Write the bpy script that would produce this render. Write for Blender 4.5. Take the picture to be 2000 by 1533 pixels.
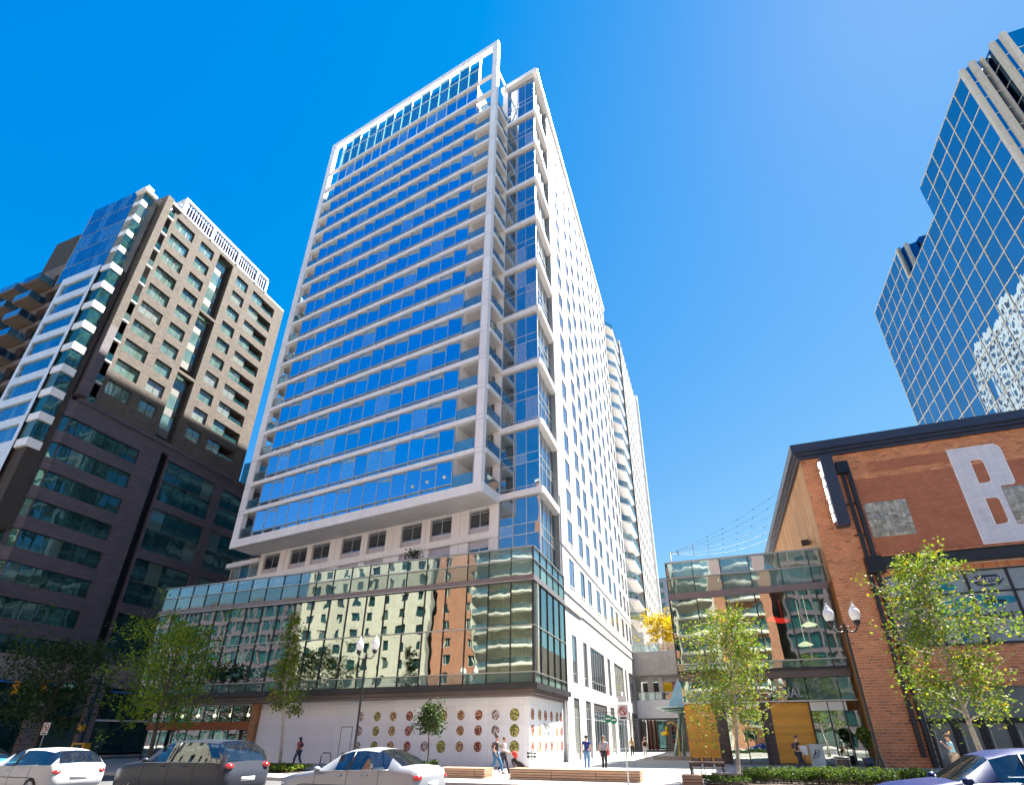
import bpy, bmesh, math, random
import numpy as np
from mathutils import Vector, Matrix
R=math.radians
random.seed(7); rng=np.random.default_rng(7)
SC=bpy.context.scene
for o in list(bpy.data.objects): bpy.data.objects.remove(o)

# ------------------------------------------------------------------ camera
cd=bpy.data.cameras.new('camera'); cam=bpy.data.objects.new('camera',cd); SC.collection.objects.link(cam)
cd.sensor_width=36; cd.lens=17.905; cd.shift_x=-0.011; cd.shift_y=0.1046
cd.clip_start=0.1; cd.clip_end=3000
cam.location=(0,0,1.67); cam.rotation_euler=(R(90)+math.atan(464.4/994.7),0,R(19.37))
SC.camera=cam

# ------------------------------------------------------------------ sky, sun, exposure
SUN_AZ=41.0; SUN_EL=59.0     # azimuth clockwise from +Y, elevation
w=bpy.data.worlds.new('World'); SC.world=w; w.use_nodes=True
nt=w.node_tree; nt.nodes.clear()
sky=nt.nodes.new('ShaderNodeTexSky'); sky.sky_type='NISHITA'; sky.sun_disc=False
sky.sun_elevation=R(SUN_EL); sky.sun_rotation=R(SUN_AZ)
sky.altitude=0; sky.air_density=1.0; sky.dust_density=0.06; sky.ozone_density=3.0
bg=nt.nodes.new('ShaderNodeBackground'); bg.inputs['Strength'].default_value=0.0627
wo=nt.nodes.new('ShaderNodeOutputWorld')
# saturation and a camera-like shoulder on the sky radiance
def vm(op,a,b):
    n=nt.nodes.new('ShaderNodeVectorMath'); n.operation=op
    for i,v in enumerate((a,b)):
        if isinstance(v,(int,float)): n.inputs[i].default_value=(v,v,v)
        elif isinstance(v,tuple): n.inputs[i].default_value=v
        else: nt.links.new(v,n.inputs[i])
    return n.outputs[0]
x_=vm('MAXIMUM',vm('SUBTRACT',sky.outputs[0],(1.0,-.02,0)),0.0)
num=vm('MULTIPLY',x_,(.86,.56,2.72)); den=vm('ADD',vm('MULTIPLY',x_,(.22,.03,.76)),1.0)
nt.links.new(vm('DIVIDE',num,den),bg.inputs[0]); nt.links.new(bg.outputs[0],wo.inputs[0])
sl=bpy.data.lights.new('sun','SUN'); sl.energy=5.0; sl.angle=R(0.5); sl.color=(1.0,0.95,0.86)
so=bpy.data.objects.new('sun',sl); SC.collection.objects.link(so)
sd=Vector((math.sin(R(SUN_AZ))*math.cos(R(SUN_EL)),math.cos(R(SUN_AZ))*math.cos(R(SUN_EL)),math.sin(R(SUN_EL))))
so.rotation_euler=sd.to_track_quat('Z','Y').to_euler(); so.location=(60,60,160)
vs=SC.view_settings; vs.view_transform='Standard'; vs.look='None'; vs.gamma=1.0; vs.use_curve_mapping=False; vs.exposure=2.45
SC.render.engine='CYCLES'
SC.cycles.max_bounces=8; SC.cycles.diffuse_bounces=3; SC.cycles.glossy_bounces=4; SC.cycles.transmission_bounces=4; SC.cycles.transparent_max_bounces=12
SC.cycles.caustics_reflective=False; SC.cycles.caustics_refractive=False

# ------------------------------------------------------------------ helpers
COL=SC.collection
class Fr:
    """wall frame: x along the wall, y into the building, z up"""
    def __init__(s,ox=0,oy=0,ang=0,oz=0): s.ox,s.oy,s.oz,s.a=ox,oy,oz,R(ang); s.c,s.s=math.cos(s.a),math.sin(s.a)
    def p(s,x,y,z): return (s.ox+x*s.c-y*s.s, s.oy+x*s.s+y*s.c, s.oz+z)
W0=Fr()
def root(name,label,cat,loc=(0,0,0),group=None,kind=None):
    o=bpy.data.objects.new(name,None); o.location=loc; o.empty_display_size=.5; COL.objects.link(o)
    if label: o['label']=label
    if cat: o['category']=cat
    if group: o['group']=group
    if kind: o['kind']=kind
    return o
def tag(o,label=None,cat=None,group=None,kind=None):
    if label:o['label']=label
    if cat:o['category']=cat
    if group:o['group']=group
    if kind:o['kind']=kind
    return o
def wloc(r):
    l=Vector((0,0,0))
    while r is not None: l+=Vector(r.location); r=r.parent
    return l
_cube={}
def cube_mesh(mat):
    k=mat.name
    if k not in _cube:
        m=bpy.data.meshes.new('unit_'+k)
        v=[(x,y,z) for x in(-.5,.5) for y in(-.5,.5) for z in(-.5,.5)]
        f=[(0,1,3,2),(4,6,7,5),(0,4,5,1),(2,3,7,6),(0,2,6,4),(1,5,7,3)]
        m.from_pydata(v,[],f); m.materials.append(mat); m.update(); _cube[k]=m
    return _cube[k]
def bx(name,mat,par,fr,x0,x1,y0,y1,z0,z1,tilt=0,yaw=0):
    o=bpy.data.objects.new(name,cube_mesh(mat)); COL.objects.link(o)
    l=Vector(fr.p((x0+x1)/2,(y0+y1)/2,(z0+z1)/2))
    if par is not None: o.parent=par; l-=wloc(par)
    o.location=l; o.scale=(max(x1-x0,1e-3),max(y1-y0,1e-3),max(z1-z0,1e-3))
    o.rotation_euler=(R(random.gauss(0,tilt)),R(0),fr.a+R(yaw)+R(random.gauss(0,tilt))) if tilt else (0,0,fr.a)
    return o
def inst(name,mesh,par,loc,rot=(0,0,0),scale=(1,1,1)):
    o=bpy.data.objects.new(name,mesh); COL.objects.link(o)
    l=Vector(loc)
    if par is not None: o.parent=par; l-=wloc(par)
    o.location=l; o.rotation_euler=rot; o.scale=scale
    return o
class MB:
    def __init__(s): s.v=[]; s.f=[]; s.mi=[]; s.m=0
    def add(s,v,f):
        n=len(s.v); s.v+= [tuple(p) for p in v]; s.f+=[tuple(i+n for i in q) for q in f]; s.mi+=[s.m]*len(f)
    def box(s,fr,x0,x1,y0,y1,z0,z1):
        v=[fr.p(x,y,z) for x in(x0,x1) for y in(y0,y1) for z in(z0,z1)]
        s.add(v,[(0,1,3,2),(4,6,7,5),(0,4,5,1),(2,3,7,6),(0,2,6,4),(1,5,7,3)]); return s
    def prism(s,pts,z0,z1):
        n=len(pts); v=[(p[0],p[1],z0) for p in pts]+[(p[0],p[1],z1) for p in pts]
        f=[(i,(i+1)%n,(i+1)%n+n,i+n) for i in range(n)]+[tuple(reversed(range(n))),tuple(range(n,2*n))]
        s.add(v,f); return s
    def poly(s,pts,off):   # flat polygon extruded by a vector
        n=len(pts); o=Vector(off); v=[tuple(p) for p in pts]+[tuple(Vector(p)+o) for p in pts]
        f=[(i,(i+1)%n,(i+1)%n+n,i+n) for i in range(n)]+[tuple(reversed(range(n))),tuple(range(n,2*n))]
        s.add(v,f); return s
    def tube(s,path,rad,n=8,cap=True):
        P=[Vector(p) for p in path]; rr=rad if hasattr(rad,'__len__') else [rad]*len(P); rings=[]
        for i,p in enumerate(P):
            d=(P[min(i+1,len(P)-1)]-P[max(i-1,0)]).normalized()
            a=Vector((0,0,1)) if abs(d.z)<.9 else Vector((1,0,0))
            u=d.cross(a).normalized(); w_=d.cross(u)
            rings.append([tuple(p+(u*math.cos(t)+w_*math.sin(t))*rr[i]) for t in [2*math.pi*k/n for k in range(n)]])
        v=[q for r_ in rings for q in r_]; f=[]
        for i in range(len(P)-1):
            for k in range(n):
                f.append((i*n+k,i*n+(k+1)%n,(i+1)*n+(k+1)%n,(i+1)*n+k))
        if cap: f.append(tuple(range(n))); f.append(tuple((len(P)-1)*n+k for k in reversed(range(n))))
        s.add(v,f); return s
    def lathe(s,prof,c,n=12):   # prof: [(r,z)]
        v=[];f=[]
        for r_,z in prof:
            for k in range(n):
                t=2*math.pi*k/n; v.append((c[0]+r_*math.cos(t),c[1]+r_*math.sin(t),c[2]+z))
        for i in range(len(prof)-1):
            for k in range(n): f.append((i*n+k,i*n+(k+1)%n,(i+1)*n+(k+1)%n,(i+1)*n+k))
        s.add(v,f); return s
    def ball(s,c,r,n=10,sz=1.0,sx=1.0,sy=1.0):
        prof=[(max(math.sin(math.pi*i/(n//2+1)),0.001)*r,-math.cos(math.pi*i/(n//2+1))*r*sz) for i in range(n//2+2)]
        s.lathe(prof,c,n); return s
    def build(s,name,mats,par=None,smooth=False,fixn=True):
        m=bpy.data.meshes.new(name); off=wloc(par) if par is not None else Vector((0,0,0))
        v=np.array(s.v,dtype=np.float64)-np.array(off)
        m.from_pydata(v.tolist(),[],s.f)
        for x in (mats if isinstance(mats,(list,tuple)) else [mats]): m.materials.append(x)
        if isinstance(mats,(list,tuple)) and len(mats)>1: m.polygons.foreach_set('material_index',s.mi)
        if smooth: m.polygons.foreach_set('use_smooth',[True]*len(m.polygons))
        m.update()
        if fixn:
            b=bmesh.new(); b.from_mesh(m); bmesh.ops.recalc_face_normals(b,faces=b.faces); b.to_mesh(m); b.free()
        o=bpy.data.objects.new(name,m); COL.objects.link(o)
        if par is not None: o.parent=par
        return o
def recentre(o):
    """top-level mesh: put its origin at its own base"""
    m=o.data; n=len(m.vertices); a=np.empty(n*3); m.vertices.foreach_get('co',a); a=a.reshape(-1,3)
    c=(a.min(0)+a.max(0))/2; c[2]=a[:,2].min(); m.vertices.foreach_set('co',(a-c).ravel()); m.update(); o.location=Vector(c)+Vector(o.location); return o
def wall(name,mat,par,fr,x0,x1,z0,z1,holes,depth=.3,thick=None):
    """front skin of a wall with real openings and reveals"""
    mb=MB(); wall_mb(mb,fr,x0,x1,z0,z1,holes,depth); return mb.build(name,mat,par,fixn=False)
def wall_mb(mb,fr,x0,x1,z0,z1,holes,depth=.3):
    hs_=[(max(a,x0),min(b,x1),max(c,z0),min(d,z1)) for a,b,c,d in holes if b>x0 and a<x1 and d>z0 and c<z1]
    X=sorted({x0,x1,*[h[0] for h in hs_],*[h[1] for h in hs_]}); Z=sorted({z0,z1,*[h[2] for h in hs_],*[h[3] for h in hs_]})
    # rows of holes often share columns; merge along x per z strip
    for j in range(len(Z)-1):
        zc=(Z[j]+Z[j+1])/2; row=[h for h in hs_ if h[2]<zc<h[3]]
        cuts=sorted(row); cx=x0
        for h in cuts+[(x1,x1,0,0)]:
            if h[0]>cx+1e-6: mb.add([fr.p(cx,0,Z[j]),fr.p(h[0],0,Z[j]),fr.p(h[0],0,Z[j+1]),fr.p(cx,0,Z[j+1])],[(0,1,2,3)])
            cx=max(cx,h[1])
    for a,b,c,d in hs_:
        q=[(a,c),(b,c),(b,d),(a,d)]
        for i in range(4):
            (xa,za),(xb,zb)=q[i],q[(i+1)%4]
            mb.add([fr.p(xa,0,za),fr.p(xa,depth,za),fr.p(xb,depth,zb),fr.p(xb,0,zb)],[(0,1,2,3)])
_win={}
def window(par,fr,x0,x1,z0,z1,y,framem,glassm,nx=2,nz=1,t=.06,name='window',hz=None,tilt=.15):
    """one window: frame bars and a pane, shared mesh per size"""
    W=round(x1-x0,3); H=round(z1-z0,3); k=(W,H,nx,nz,framem.name,glassm.name,t,hz)
    if k not in _win:
        mb=MB(); f=W0
        mb.box(f,0,W,-t*.6,t*.6,0,t); mb.box(f,0,W,-t*.6,t*.6,H-t,H); mb.box(f,0,t,-t*.6,t*.6,t,H-t); mb.box(f,W-t,W,-t*.6,t*.6,t,H-t)
        for i in range(1,nx): c=W*i/nx; mb.box(f,c-t/2,c+t/2,-t*.5,t*.5,t,H-t)
        zs=[H*i/nz for i in range(1,nz)] if hz is None else [H*q for q in hz]
        for c in zs: mb.box(f,t,W-t,-t*.4,t*.4,c-t/2,c+t/2)
        mb.m=1; mb.box(f,t*.5,W-t*.5,-.008,.008,t*.5,H-t*.5)
        m=mb.build('tmp',[framem,glassm]); _win[k]=m.data; bpy.data.objects.remove(m)
    return inst(name,_win[k],par,fr.p(x0,y,z0),(R(random.gauss(0,tilt)),0,fr.a+R(random.gauss(0,tilt))))
# ------------------------------------------------------------------ materials
def newmat(name):
    m=bpy.data.materials.new(name); m.use_nodes=True; t=m.node_tree; t.nodes.clear()
    out=t.nodes.new('ShaderNodeOutputMaterial'); return m,t,out
def pos(t,scale=(1,1,1)):
    g=t.nodes.new('ShaderNodeNewGeometry'); mp=t.nodes.new('ShaderNodeMapping'); mp.inputs['Scale'].default_value=scale
    t.links.new(g.outputs['Position'],mp.inputs['Vector']); return mp.outputs[0]
def noise(t,vec,scale,detail=4,rough=.55):
    n=t.nodes.new('ShaderNodeTexNoise'); n.inputs['Scale'].default_value=scale; n.inputs['Detail'].default_value=detail; n.inputs['Roughness'].default_value=rough
    if vec is not None: t.links.new(vec,n.inputs['Vector'])
    return n.outputs['Fac']
def ramp(t,fac,stops):
    r=t.nodes.new('ShaderNodeValToRGB'); e=r.color_ramp.elements
    while len(e)<len(stops): e.new(.5)
    for i,(p,c) in enumerate(stops): e[i].position=p; e[i].color=(*c,1)
    t.links.new(fac,r.inputs[0]); return r.outputs[0]
def mixc(t,fac,a,b,mode='MIX'):
    m=t.nodes.new('ShaderNodeMix'); m.data_type='RGBA'; m.blend_type=mode
    for s,val in ((0,fac),(6,a),(7,b)):
        if hasattr(val,'links') or hasattr(val,'is_linked'): t.links.new(val,m.inputs[s])
        elif s==0: m.inputs[0].default_value=val
        else: m.inputs[s].default_value=(*val,1)
    return m.outputs[2]
def bump(t,h,strength,dist=.02):
    b=t.nodes.new('ShaderNodeBump'); b.inputs['Strength'].default_value=strength; b.inputs['Distance'].default_value=dist
    t.links.new(h,b.inputs['Height']); return b.outputs[0]
def mp(name,col,rough=.5,metal=0,var=.12,vs=1.5,bmp=0.0,bs=30,spec=.5,coat=0,streak=0,rnd=0,emit=None,es=0):
    """painted, stone, metal ... with blotches, streaks and per-object variation"""
    m,t,out=newmat(name); p=t.nodes.new('ShaderNodeBsdfPrincipled'); t.links.new(p.outputs[0],out.inputs[0])
    v=pos(t); n=noise(t,v,vs,5)
    lo=tuple(max(0,c*(1-var)) for c in col); hi=tuple(min(1,c*(1+var)) for c in col)
    c=ramp(t,n,[(.3,lo),(.7,hi)])
    if streak:
        n2=noise(t,pos(t,(2.5,2.5,.12)),1.6,3); r2=ramp(t,n2,[(.35,(1,1,1)),(.75,(1-streak,)*3)]); c=mixc(t,1.0,c,r2,'MULTIPLY')
    if rnd:
        oi=t.nodes.new('ShaderNodeObjectInfo'); r3=ramp(t,oi.outputs['Random'],[(0,(1-rnd,)*3),(1,(1,)*3)]); c=mixc(t,1.0,c,r3,'MULTIPLY')
    t.links.new(c,p.inputs['Base Color'])
    rn=t.nodes.new('ShaderNodeMapRange'); rn.inputs['To Min'].default_value=max(rough-.08,0.02); rn.inputs['To Max'].default_value=min(rough+.1,1)
    t.links.new(noise(t,v,vs*3,3),rn.inputs[0]); t.links.new(rn.outputs[0],p.inputs['Roughness'])
    p.inputs['Metallic'].default_value=metal; p.inputs['Specular IOR Level'].default_value=spec; p.inputs['Coat Weight'].default_value=coat
    if bmp: t.links.new(bump(t,noise(t,v,bs,3),bmp,.01),p.inputs['Normal'])
    if emit: p.inputs['Emission Color'].default_value=(*emit,1); p.inputs['Emission Strength'].default_value=es
    return m
def panelmat(name,col,axis,w,h,joint=.02,rough=.45,dark=.45,var=.06,streak=.06,offset=0.0,var2=.05,bmp=.35):
    """cladding panels or bricks: brick texture laid over the wall plane. axis 'x' or 'y' = horizontal world axis of the wall"""
    m,t,out=newmat(name); p=t.nodes.new('ShaderNodeBsdfPrincipled'); t.links.new(p.outputs[0],out.inputs[0])
    g=t.nodes.new('ShaderNodeNewGeometry'); s=t.nodes.new('ShaderNodeSeparateXYZ'); t.links.new(g.outputs['Position'],s.inputs[0])
    cb=t.nodes.new('ShaderNodeCombineXYZ')
    if axis=='xy':
        ad=t.nodes.new('ShaderNodeMath'); ad.operation='ADD'; t.links.new(s.outputs[0],ad.inputs[0]); t.links.new(s.outputs[1],ad.inputs[1]); t.links.new(ad.outputs[0],cb.inputs[0])
    else: t.links.new(s.outputs[0 if axis=='x' else 1],cb.inputs[0])
    t.links.new(s.outputs[2],cb.inputs[1])
    b=t.nodes.new('ShaderNodeTexBrick'); b.offset=offset; b.inputs['Scale'].default_value=1; b.inputs['Mortar Size'].default_value=joint
    b.inputs['Brick Width'].default_value=w; b.inputs['Row Height'].default_value=h; b.inputs['Mortar Smooth'].default_value=.1
    b.inputs['Color1'].default_value=(*[c*(1-var2) for c in col],1); b.inputs['Color2'].default_value=(*[min(1,c*(1+var2)) for c in col],1)
    b.inputs['Mortar'].default_value=(*[c*dark for c in col],1); b.inputs['Bias'].default_value=0
    t.links.new(cb.outputs[0],b.inputs['Vector'])
    n=noise(t,pos(t),.7,5); r=ramp(t,n,[(.3,(1-var,)*3),(.7,(1,1,1))]); c=mixc(t,1.0,b.outputs['Color'],r,'MULTIPLY')
    n2=noise(t,pos(t,(2.5,2.5,.1)),1.3,3); r2=ramp(t,n2,[(.35,(1,1,1)),(.8,(1-streak,)*3)]); c=mixc(t,1.0,c,r2,'MULTIPLY')
    t.links.new(c,p.inputs['Base Color']); p.inputs['Roughness'].default_value=rough
    inv=t.nodes.new('ShaderNodeMath'); inv.operation='SUBTRACT'; inv.inputs[0].default_value=1; t.links.new(b.outputs['Fac'],inv.inputs[1])
    t.links.new(bump(t,inv.outputs[0],bmp,.02),p.inputs['Normal'])
    return m
def glassmat(name,base,refl,fac,wave=.02,wscale=.5,curtain=None,cfrac=.1,rough=.01,trans=0,tcol=(.4,.5,.5),inner=None,graz=.3):
    """coated facade glass: mirror layer over a dark room, a blind behind some panes; trans > 0 lets the room show"""
    m,t,out=newmat(name)
    base_c=base; d=t.nodes.new('ShaderNodeBsdfDiffuse')
    oi=t.nodes.new('ShaderNodeObjectInfo')
    if inner:
        n=noise(t,pos(t,(1.2,1.2,.5)),.9,3); c=ramp(t,n,[(.35,base),(.62,inner)])
    else: c=ramp(t,oi.outputs['Random'],[(0,tuple(b*.6 for b in base)),(1,tuple(b*1.5 for b in base))])
    if curtain:
        wv=t.nodes.new('ShaderNodeTexWave'); wv.inputs['Scale'].default_value=3.5; wv.inputs['Distortion'].default_value=1.0; wv.bands_direction='DIAGONAL'
        t.links.new(pos(t,(1,1,.03)),wv.inputs['Vector'])
        cc=ramp(t,wv.outputs['Fac'],[(0,tuple(x*.55 for x in curtain)),(1,curtain)])
        gt=t.nodes.new('ShaderNodeMath'); gt.operation='LESS_THAN'; gt.inputs[1].default_value=cfrac; t.links.new(oi.outputs['Random'],gt.inputs[0])
        c=mixc(t,gt.outputs[0],c,cc)
    t.links.new(c,d.inputs['Color'])
    g=t.nodes.new('ShaderNodeBsdfGlossy'); g.inputs['Color'].default_value=(*refl,1); g.inputs['Roughness'].default_value=rough
    rc=ramp(t,oi.outputs['Random'],[(0,tuple(x*.86 for x in refl)),(1,refl)]); t.links.new(rc,g.inputs['Color'])
    if wave:
        t.links.new(bump(t,noise(t,pos(t,(1,1,.6)),wscale,2,.5),1.0,wave),g.inputs['Normal'])
    lw=t.nodes.new('ShaderNodeLayerWeight'); lw.inputs['Blend'].default_value=.25
    mr=t.nodes.new('ShaderNodeMapRange'); mr.inputs['To Min'].default_value=fac; mr.inputs['To Max'].default_value=min(1,fac+graz); t.links.new(lw.outputs['Facing'],mr.inputs[0])
    body=d.outputs[0]
    if trans:
        tr=t.nodes.new('ShaderNodeBsdfTransparent'); tr.inputs['Color'].default_value=(*tcol,1)
        mx0=t.nodes.new('ShaderNodeMixShader'); mx0.inputs[0].default_value=trans; t.links.new(d.outputs[0],mx0.inputs[1]); t.links.new(tr.outputs[0],mx0.inputs[2]); body=mx0.outputs[0]
    mx=t.nodes.new('ShaderNodeMixShader'); t.links.new(mr.outputs[0],mx.inputs[0]); t.links.new(body,mx.inputs[1]); t.links.new(g.outputs[0],mx.inputs[2])
    t.links.new(mx.outputs[0],out.inputs[0]); return m
M={}
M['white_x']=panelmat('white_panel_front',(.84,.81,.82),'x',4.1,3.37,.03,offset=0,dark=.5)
M['white_y']=panelmat('white_panel_side_dimmed',(.50,.49,.48),'y',2.0,3.37,.03,offset=0,dark=.55)  # same white panel as the front, colour darkened against the direct sun
M['white']=mp('white_metal',(.84,.82,.82),.4,0,.06,.8,streak=.08)
M['soffit']=mp('soffit_panel',(.66,.63,.62),.5,0,.08,.6)
M['alu']=mp('aluminium_mullion',(.55,.55,.56),.35,.6,.06,2)
M['lilac']=mp('grey_spandrel',(.48,.45,.52),.45,0,.05,2)
M['greyp']=mp('grey_panel',(.30,.31,.32),.5,0,.1,.8,streak=.12)
M['tglass']=glassmat('tower_glass',(.010,.03,.08),(.52,.76,1.0),.80,.006,.45,curtain=(.40,.72,.72),cfrac=.12)
M['bglass']=glassmat('bay_glass',(.02,.035,.05),(.7,.78,.88),.5,.008,.5,curtain=(.4,.42,.36),cfrac=.15,inner=(.05,.08,.09))
M['spglass']=glassmat('spandrel_glass',(.10,.16,.145),(.75,.85,.82),.22,.012,.6)
M['pglass']=glassmat('podium_glass',(.01,.016,.016),(.78,.83,.80),.42,.009,.55,trans=.88,tcol=(.75,.86,.82),graz=.35)
M['railglass']=glassmat('balustrade_glass',(.15,.22,.22),(.8,.88,.88),.30,.01,.6,trans=.75,tcol=(.75,.85,.84))
M['brown']=mp('bronze_channel',(.11,.085,.085),.4,.3,.1,1.5)
M['brown2']=mp('taupe_metal_band',(.20,.16,.165),.4,.3,.08,1.5,streak=.1)
M['dark']=mp('dark_metal',(.03,.03,.035),.4,.2,.15,2)
M['black']=mp('black_paint',(.012,.012,.016),.35,0,.2,2)
M['room']=mp('dim_room',(.22,.21,.19),.8,0,.3,.5)
M['curtain']=mp('cream_curtain',(.55,.53,.42),.8,0,.15,2.5)
M['concrete']=mp('concrete',(.42,.39,.36),.8,0,.12,.7,.2,20,streak=.15)
M['rail']=mp('rail_steel',(.42,.42,.43),.35,.7,.06,3)
# ------------------------------------------------------------------ ground
def sheet(name,mat,x0,x1,y0,y1,z,kind='structure'):
    mb=MB(); mb.add([(x0,y0,z),(x1,y0,z),(x1,y1,z),(x0,y1,z)],[(0,1,2,3)]); o=mb.build(name,mat,fixn=False); tag(o,kind=kind); return o
M['land']=mp('far_ground',(.16,.16,.15),.9,0,.2,.05)
M['asphalt']=mp('asphalt',(.075,.075,.078),.85,0,.25,1.2,.3,60)
M['paint']=mp('road_paint',(.7,.7,.68),.7,0,.2,4)
M['pave']=panelmat('concrete_paving','x' and (.50,.47,.44),'x',1.5,1.5,.02,.8)
def pavemat(name,col,w,h,joint=.015,var=.1,dark=.6,rough=.8,off=0):
    m,t,out=newmat(name); p=t.nodes.new('ShaderNodeBsdfPrincipled'); t.links.new(p.outputs[0],out.inputs[0])
    b=t.nodes.new('ShaderNodeTexBrick'); b.offset=off; b.inputs['Scale'].default_value=1; b.inputs['Mortar Size'].default_value=joint
    b.inputs['Brick Width'].default_value=w; b.inputs['Row Height'].default_value=h
    b.inputs['Color1'].default_value=(*[c*.94 for c in col],1); b.inputs['Color2'].default_value=(*[c*1.06 for c in col],1); b.inputs['Mortar'].default_value=(*[c*dark for c in col],1)
    t.links.new(pos(t),b.inputs['Vector'])
    n=noise(t,pos(t),.8,6); r=ramp(t,n,[(.3,(1-var,)*3),(.7,(1,1,1))]); c=mixc(t,1.0,b.outputs['Color'],r,'MULTIPLY')
    t.links.new(c,p.inputs['Base Color']); p.inputs['Roughness'].default_value=rough
    t.links.new(bump(t,noise(t,pos(t),40,3),.15,.01),p.inputs['Normal']); return m
M['pave']=pavemat('sidewalk_slabs',(.38,.36,.345),1.5,1.5)
M['plaza']=pavemat('plaza_pavers',(.40,.38,.365),.6,.6,.012)
M['kerb']=mp('kerb_concrete',(.45,.43,.41),.8,0,.15,2,.2,30)
sheet('ground',M['land'],-1200,1200,-1200,1500,-0.20)
sheet('road',M['asphalt'],-300,300,-6.0,21.6,-0.13)
sheet('side_street',M['asphalt'],-60.5,-49.5,21.6,300,-0.126)
def block(name,mat,x0,x1,y0,y1,z1,z0=-.195):
    mb=MB(); mb.box(W0,x0,x1,y0,y1,z0,z1); o=mb.build(name,mat); tag(o,kind='structure'); return o
block('sidewalk',M['pave'],-49.4,300,21.78,42,0.0)
block('sidewalk',M['pave'],-300,-60.6,21.78,300,0.0)
block('plaza',M['plaza'],-49.4,60,42.002,300,0.0)
block('opposite_sidewalk',M['plaza'],-300,300,-24.5,-6.2,0.0)
for i,(a,b,c,d) in enumerate([(-49.4,300,21.6,21.778),(-300,-60.6,21.6,21.778),(-49.58,-49.402,21.78,300),(-60.598,-60.42,21.78,300),(-300,300,-6.198,-6.02)]):
    block('kerb',M['kerb'],a,b,c,d,.012)
for x in range(-150,150,9):
    mb=MB(); mb.add([(x,11.2,-.124),(x+3,11.2,-.124),(x+3,11.32,-.124),(x,11.32,-.124)],[(0,1,2,3)]); o=mb.build('lane_marking',M['paint'],fixn=False); tag(o,kind='structure')
for y in (7.4,7.7):
    sheet('lane_line',M['paint'],-300,300,y,y+.12,-.124)
mb=MB()
for k in range(8): mb.box(W0,-59.5+k*1.25,-59.0+k*1.25,22.5,25.5,-.1215,-.118)
tag(mb.build('crosswalk',M['paint']),kind='structure')
# ------------------------------------------------------------------ apartment tower
FL=3.37; Z0=20.7
T=Fr(-11.3,36.5,-7.4)
S=Fr(-11.1,41.6,89.5)
tw=root('apartment_tower','tall white framed glass apartment tower with stacked balconies and glazed corner bays','tower',(-28,60,0))
YF=-3.04; XR=-3.98; XL=-35.15
M['shade2']=mp('dark_garden_furniture',(.06,.04,.03),.7)
# --- the big front frame
mb=MB()
mb.box(T,XR-.81,XR,YF,YF+.55,20.7,89.2)
col=bx('frame_post',M['white_x'],tw,T,XR-.81,XR,YF,YF+.55,20.75,89.0)
bx('frame_post',M['white_x'],tw,T,XL,XL+1.0,YF,YF+.55,20.75,89.0)
bx('frame_beam',M['white'],tw,T,XL,XR,YF-.01,YF+.6,89.003,89.85)
bx('frame_beam',M['white'],tw,T,XL,XR,YF-.02,YF+.2,19.86,20.75)
bx('frame_beam',M['white'],tw,T,XR-.02,XR+.14,YF+.2,-.05,19.9,20.75)
bx('soffit',M['soffit'],tw,T,XL+.02,XR-.03,YF+.2,-.02,19.95,20.1)
# panel joints on posts: thin shadow gaps as proud collars
levels=[Z0+FL*k for k in range(17)]      # floor slabs 0..16
XGl=-32.3; XGr=-7.06                      # glazed part
for k,z in enumerate(levels[1:],1):
    bx('floor_edge',M['white'],tw,T,XL+.9,XR-.75,YF+.06,YF+.5,z-.33,z+.12)
    bx('joint_strip',M['lilac'],tw,T,XR-.80,XR+.005,YF-.006,YF+.3,z+.02,z+.06)
    bx('joint_strip',M['lilac'],tw,T,XL-.005,XL+.99,YF-.006,YF+.3,z+.02,z+.06)
for z in levels[1:]:
    bx('balcony_slab',M['soffit'],tw,T,XGr-.1,XR-.02,YF+.5,-.05,z-.28,z-.02)
    bx('balcony_slab',M['soffit'],tw,T,XL+.1,XGl+.1,YF+.5,-.05,z-.28,z-.02)
    bx('balcony_edge',M['white'],tw,T,XR-.02,XR+.14,YF+.5,-.05,z-.33,z+.12)
bx('frame_beam',M['white'],tw,T,XR-.05,XR+.1,YF+.5,-.05,82.0,82.5)
bx('frame_beam',M['white'],tw,T,XL+.9,XR-.75,YF+.02,YF+.45,77.85,78.35)
bx('frame_beam',M['white'],tw,T,XL+.9,XR-.75,YF+.05,YF+.4,81.9,82.2)
bx('frame_beam',M['white'],tw,T,XGl-.1,XGl+.06,YF+.1,YF+.3,82.2,89.0)
bx('frame_beam',M['white'],tw,T,-6.9,-6.75,YF+.1,YF+.3,82.2,89.0)
# glazing of each storey
NP=15; PW=(XGr-XGl)/NP
seg=levels+[78.1,82.05]
for k in range(17):
    zb=levels[k]+.12; zt=(levels[k+1]-.33) if k<16 else 77.85
    for i in range(NP):
        x0=XGl+i*PW; 
        bx('pane',M['tglass'],tw,T,x0+.02,x0+PW-.02,YF+.29,YF+.31,zb+.50,zt,tilt=.22,yaw=6.2)
    if 1:
        mb=MB()
        for i in range(NP+1): x0=XGl+i*PW; mb.box(T,x0-.032,x0+.032,YF+.155,YF+.38,zb,zt)
        mb.box(T,XGl,XGr,YF+.15,YF+.37,zb+.44,zb+.51)
        for i in range(NP):
            if i%3==1 : x0=XGl+i*PW; mb.box(T,x0+.035,x0+PW-.035,YF+.14,YF+.36,zt-.42,zt-.36)
        mb.build('mullions',M['alu'],tw)
        bx('transom_pane',M['tglass'],tw,T,XGl,XGr,YF+.30,YF+.33,zb,zb+.44)
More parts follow.
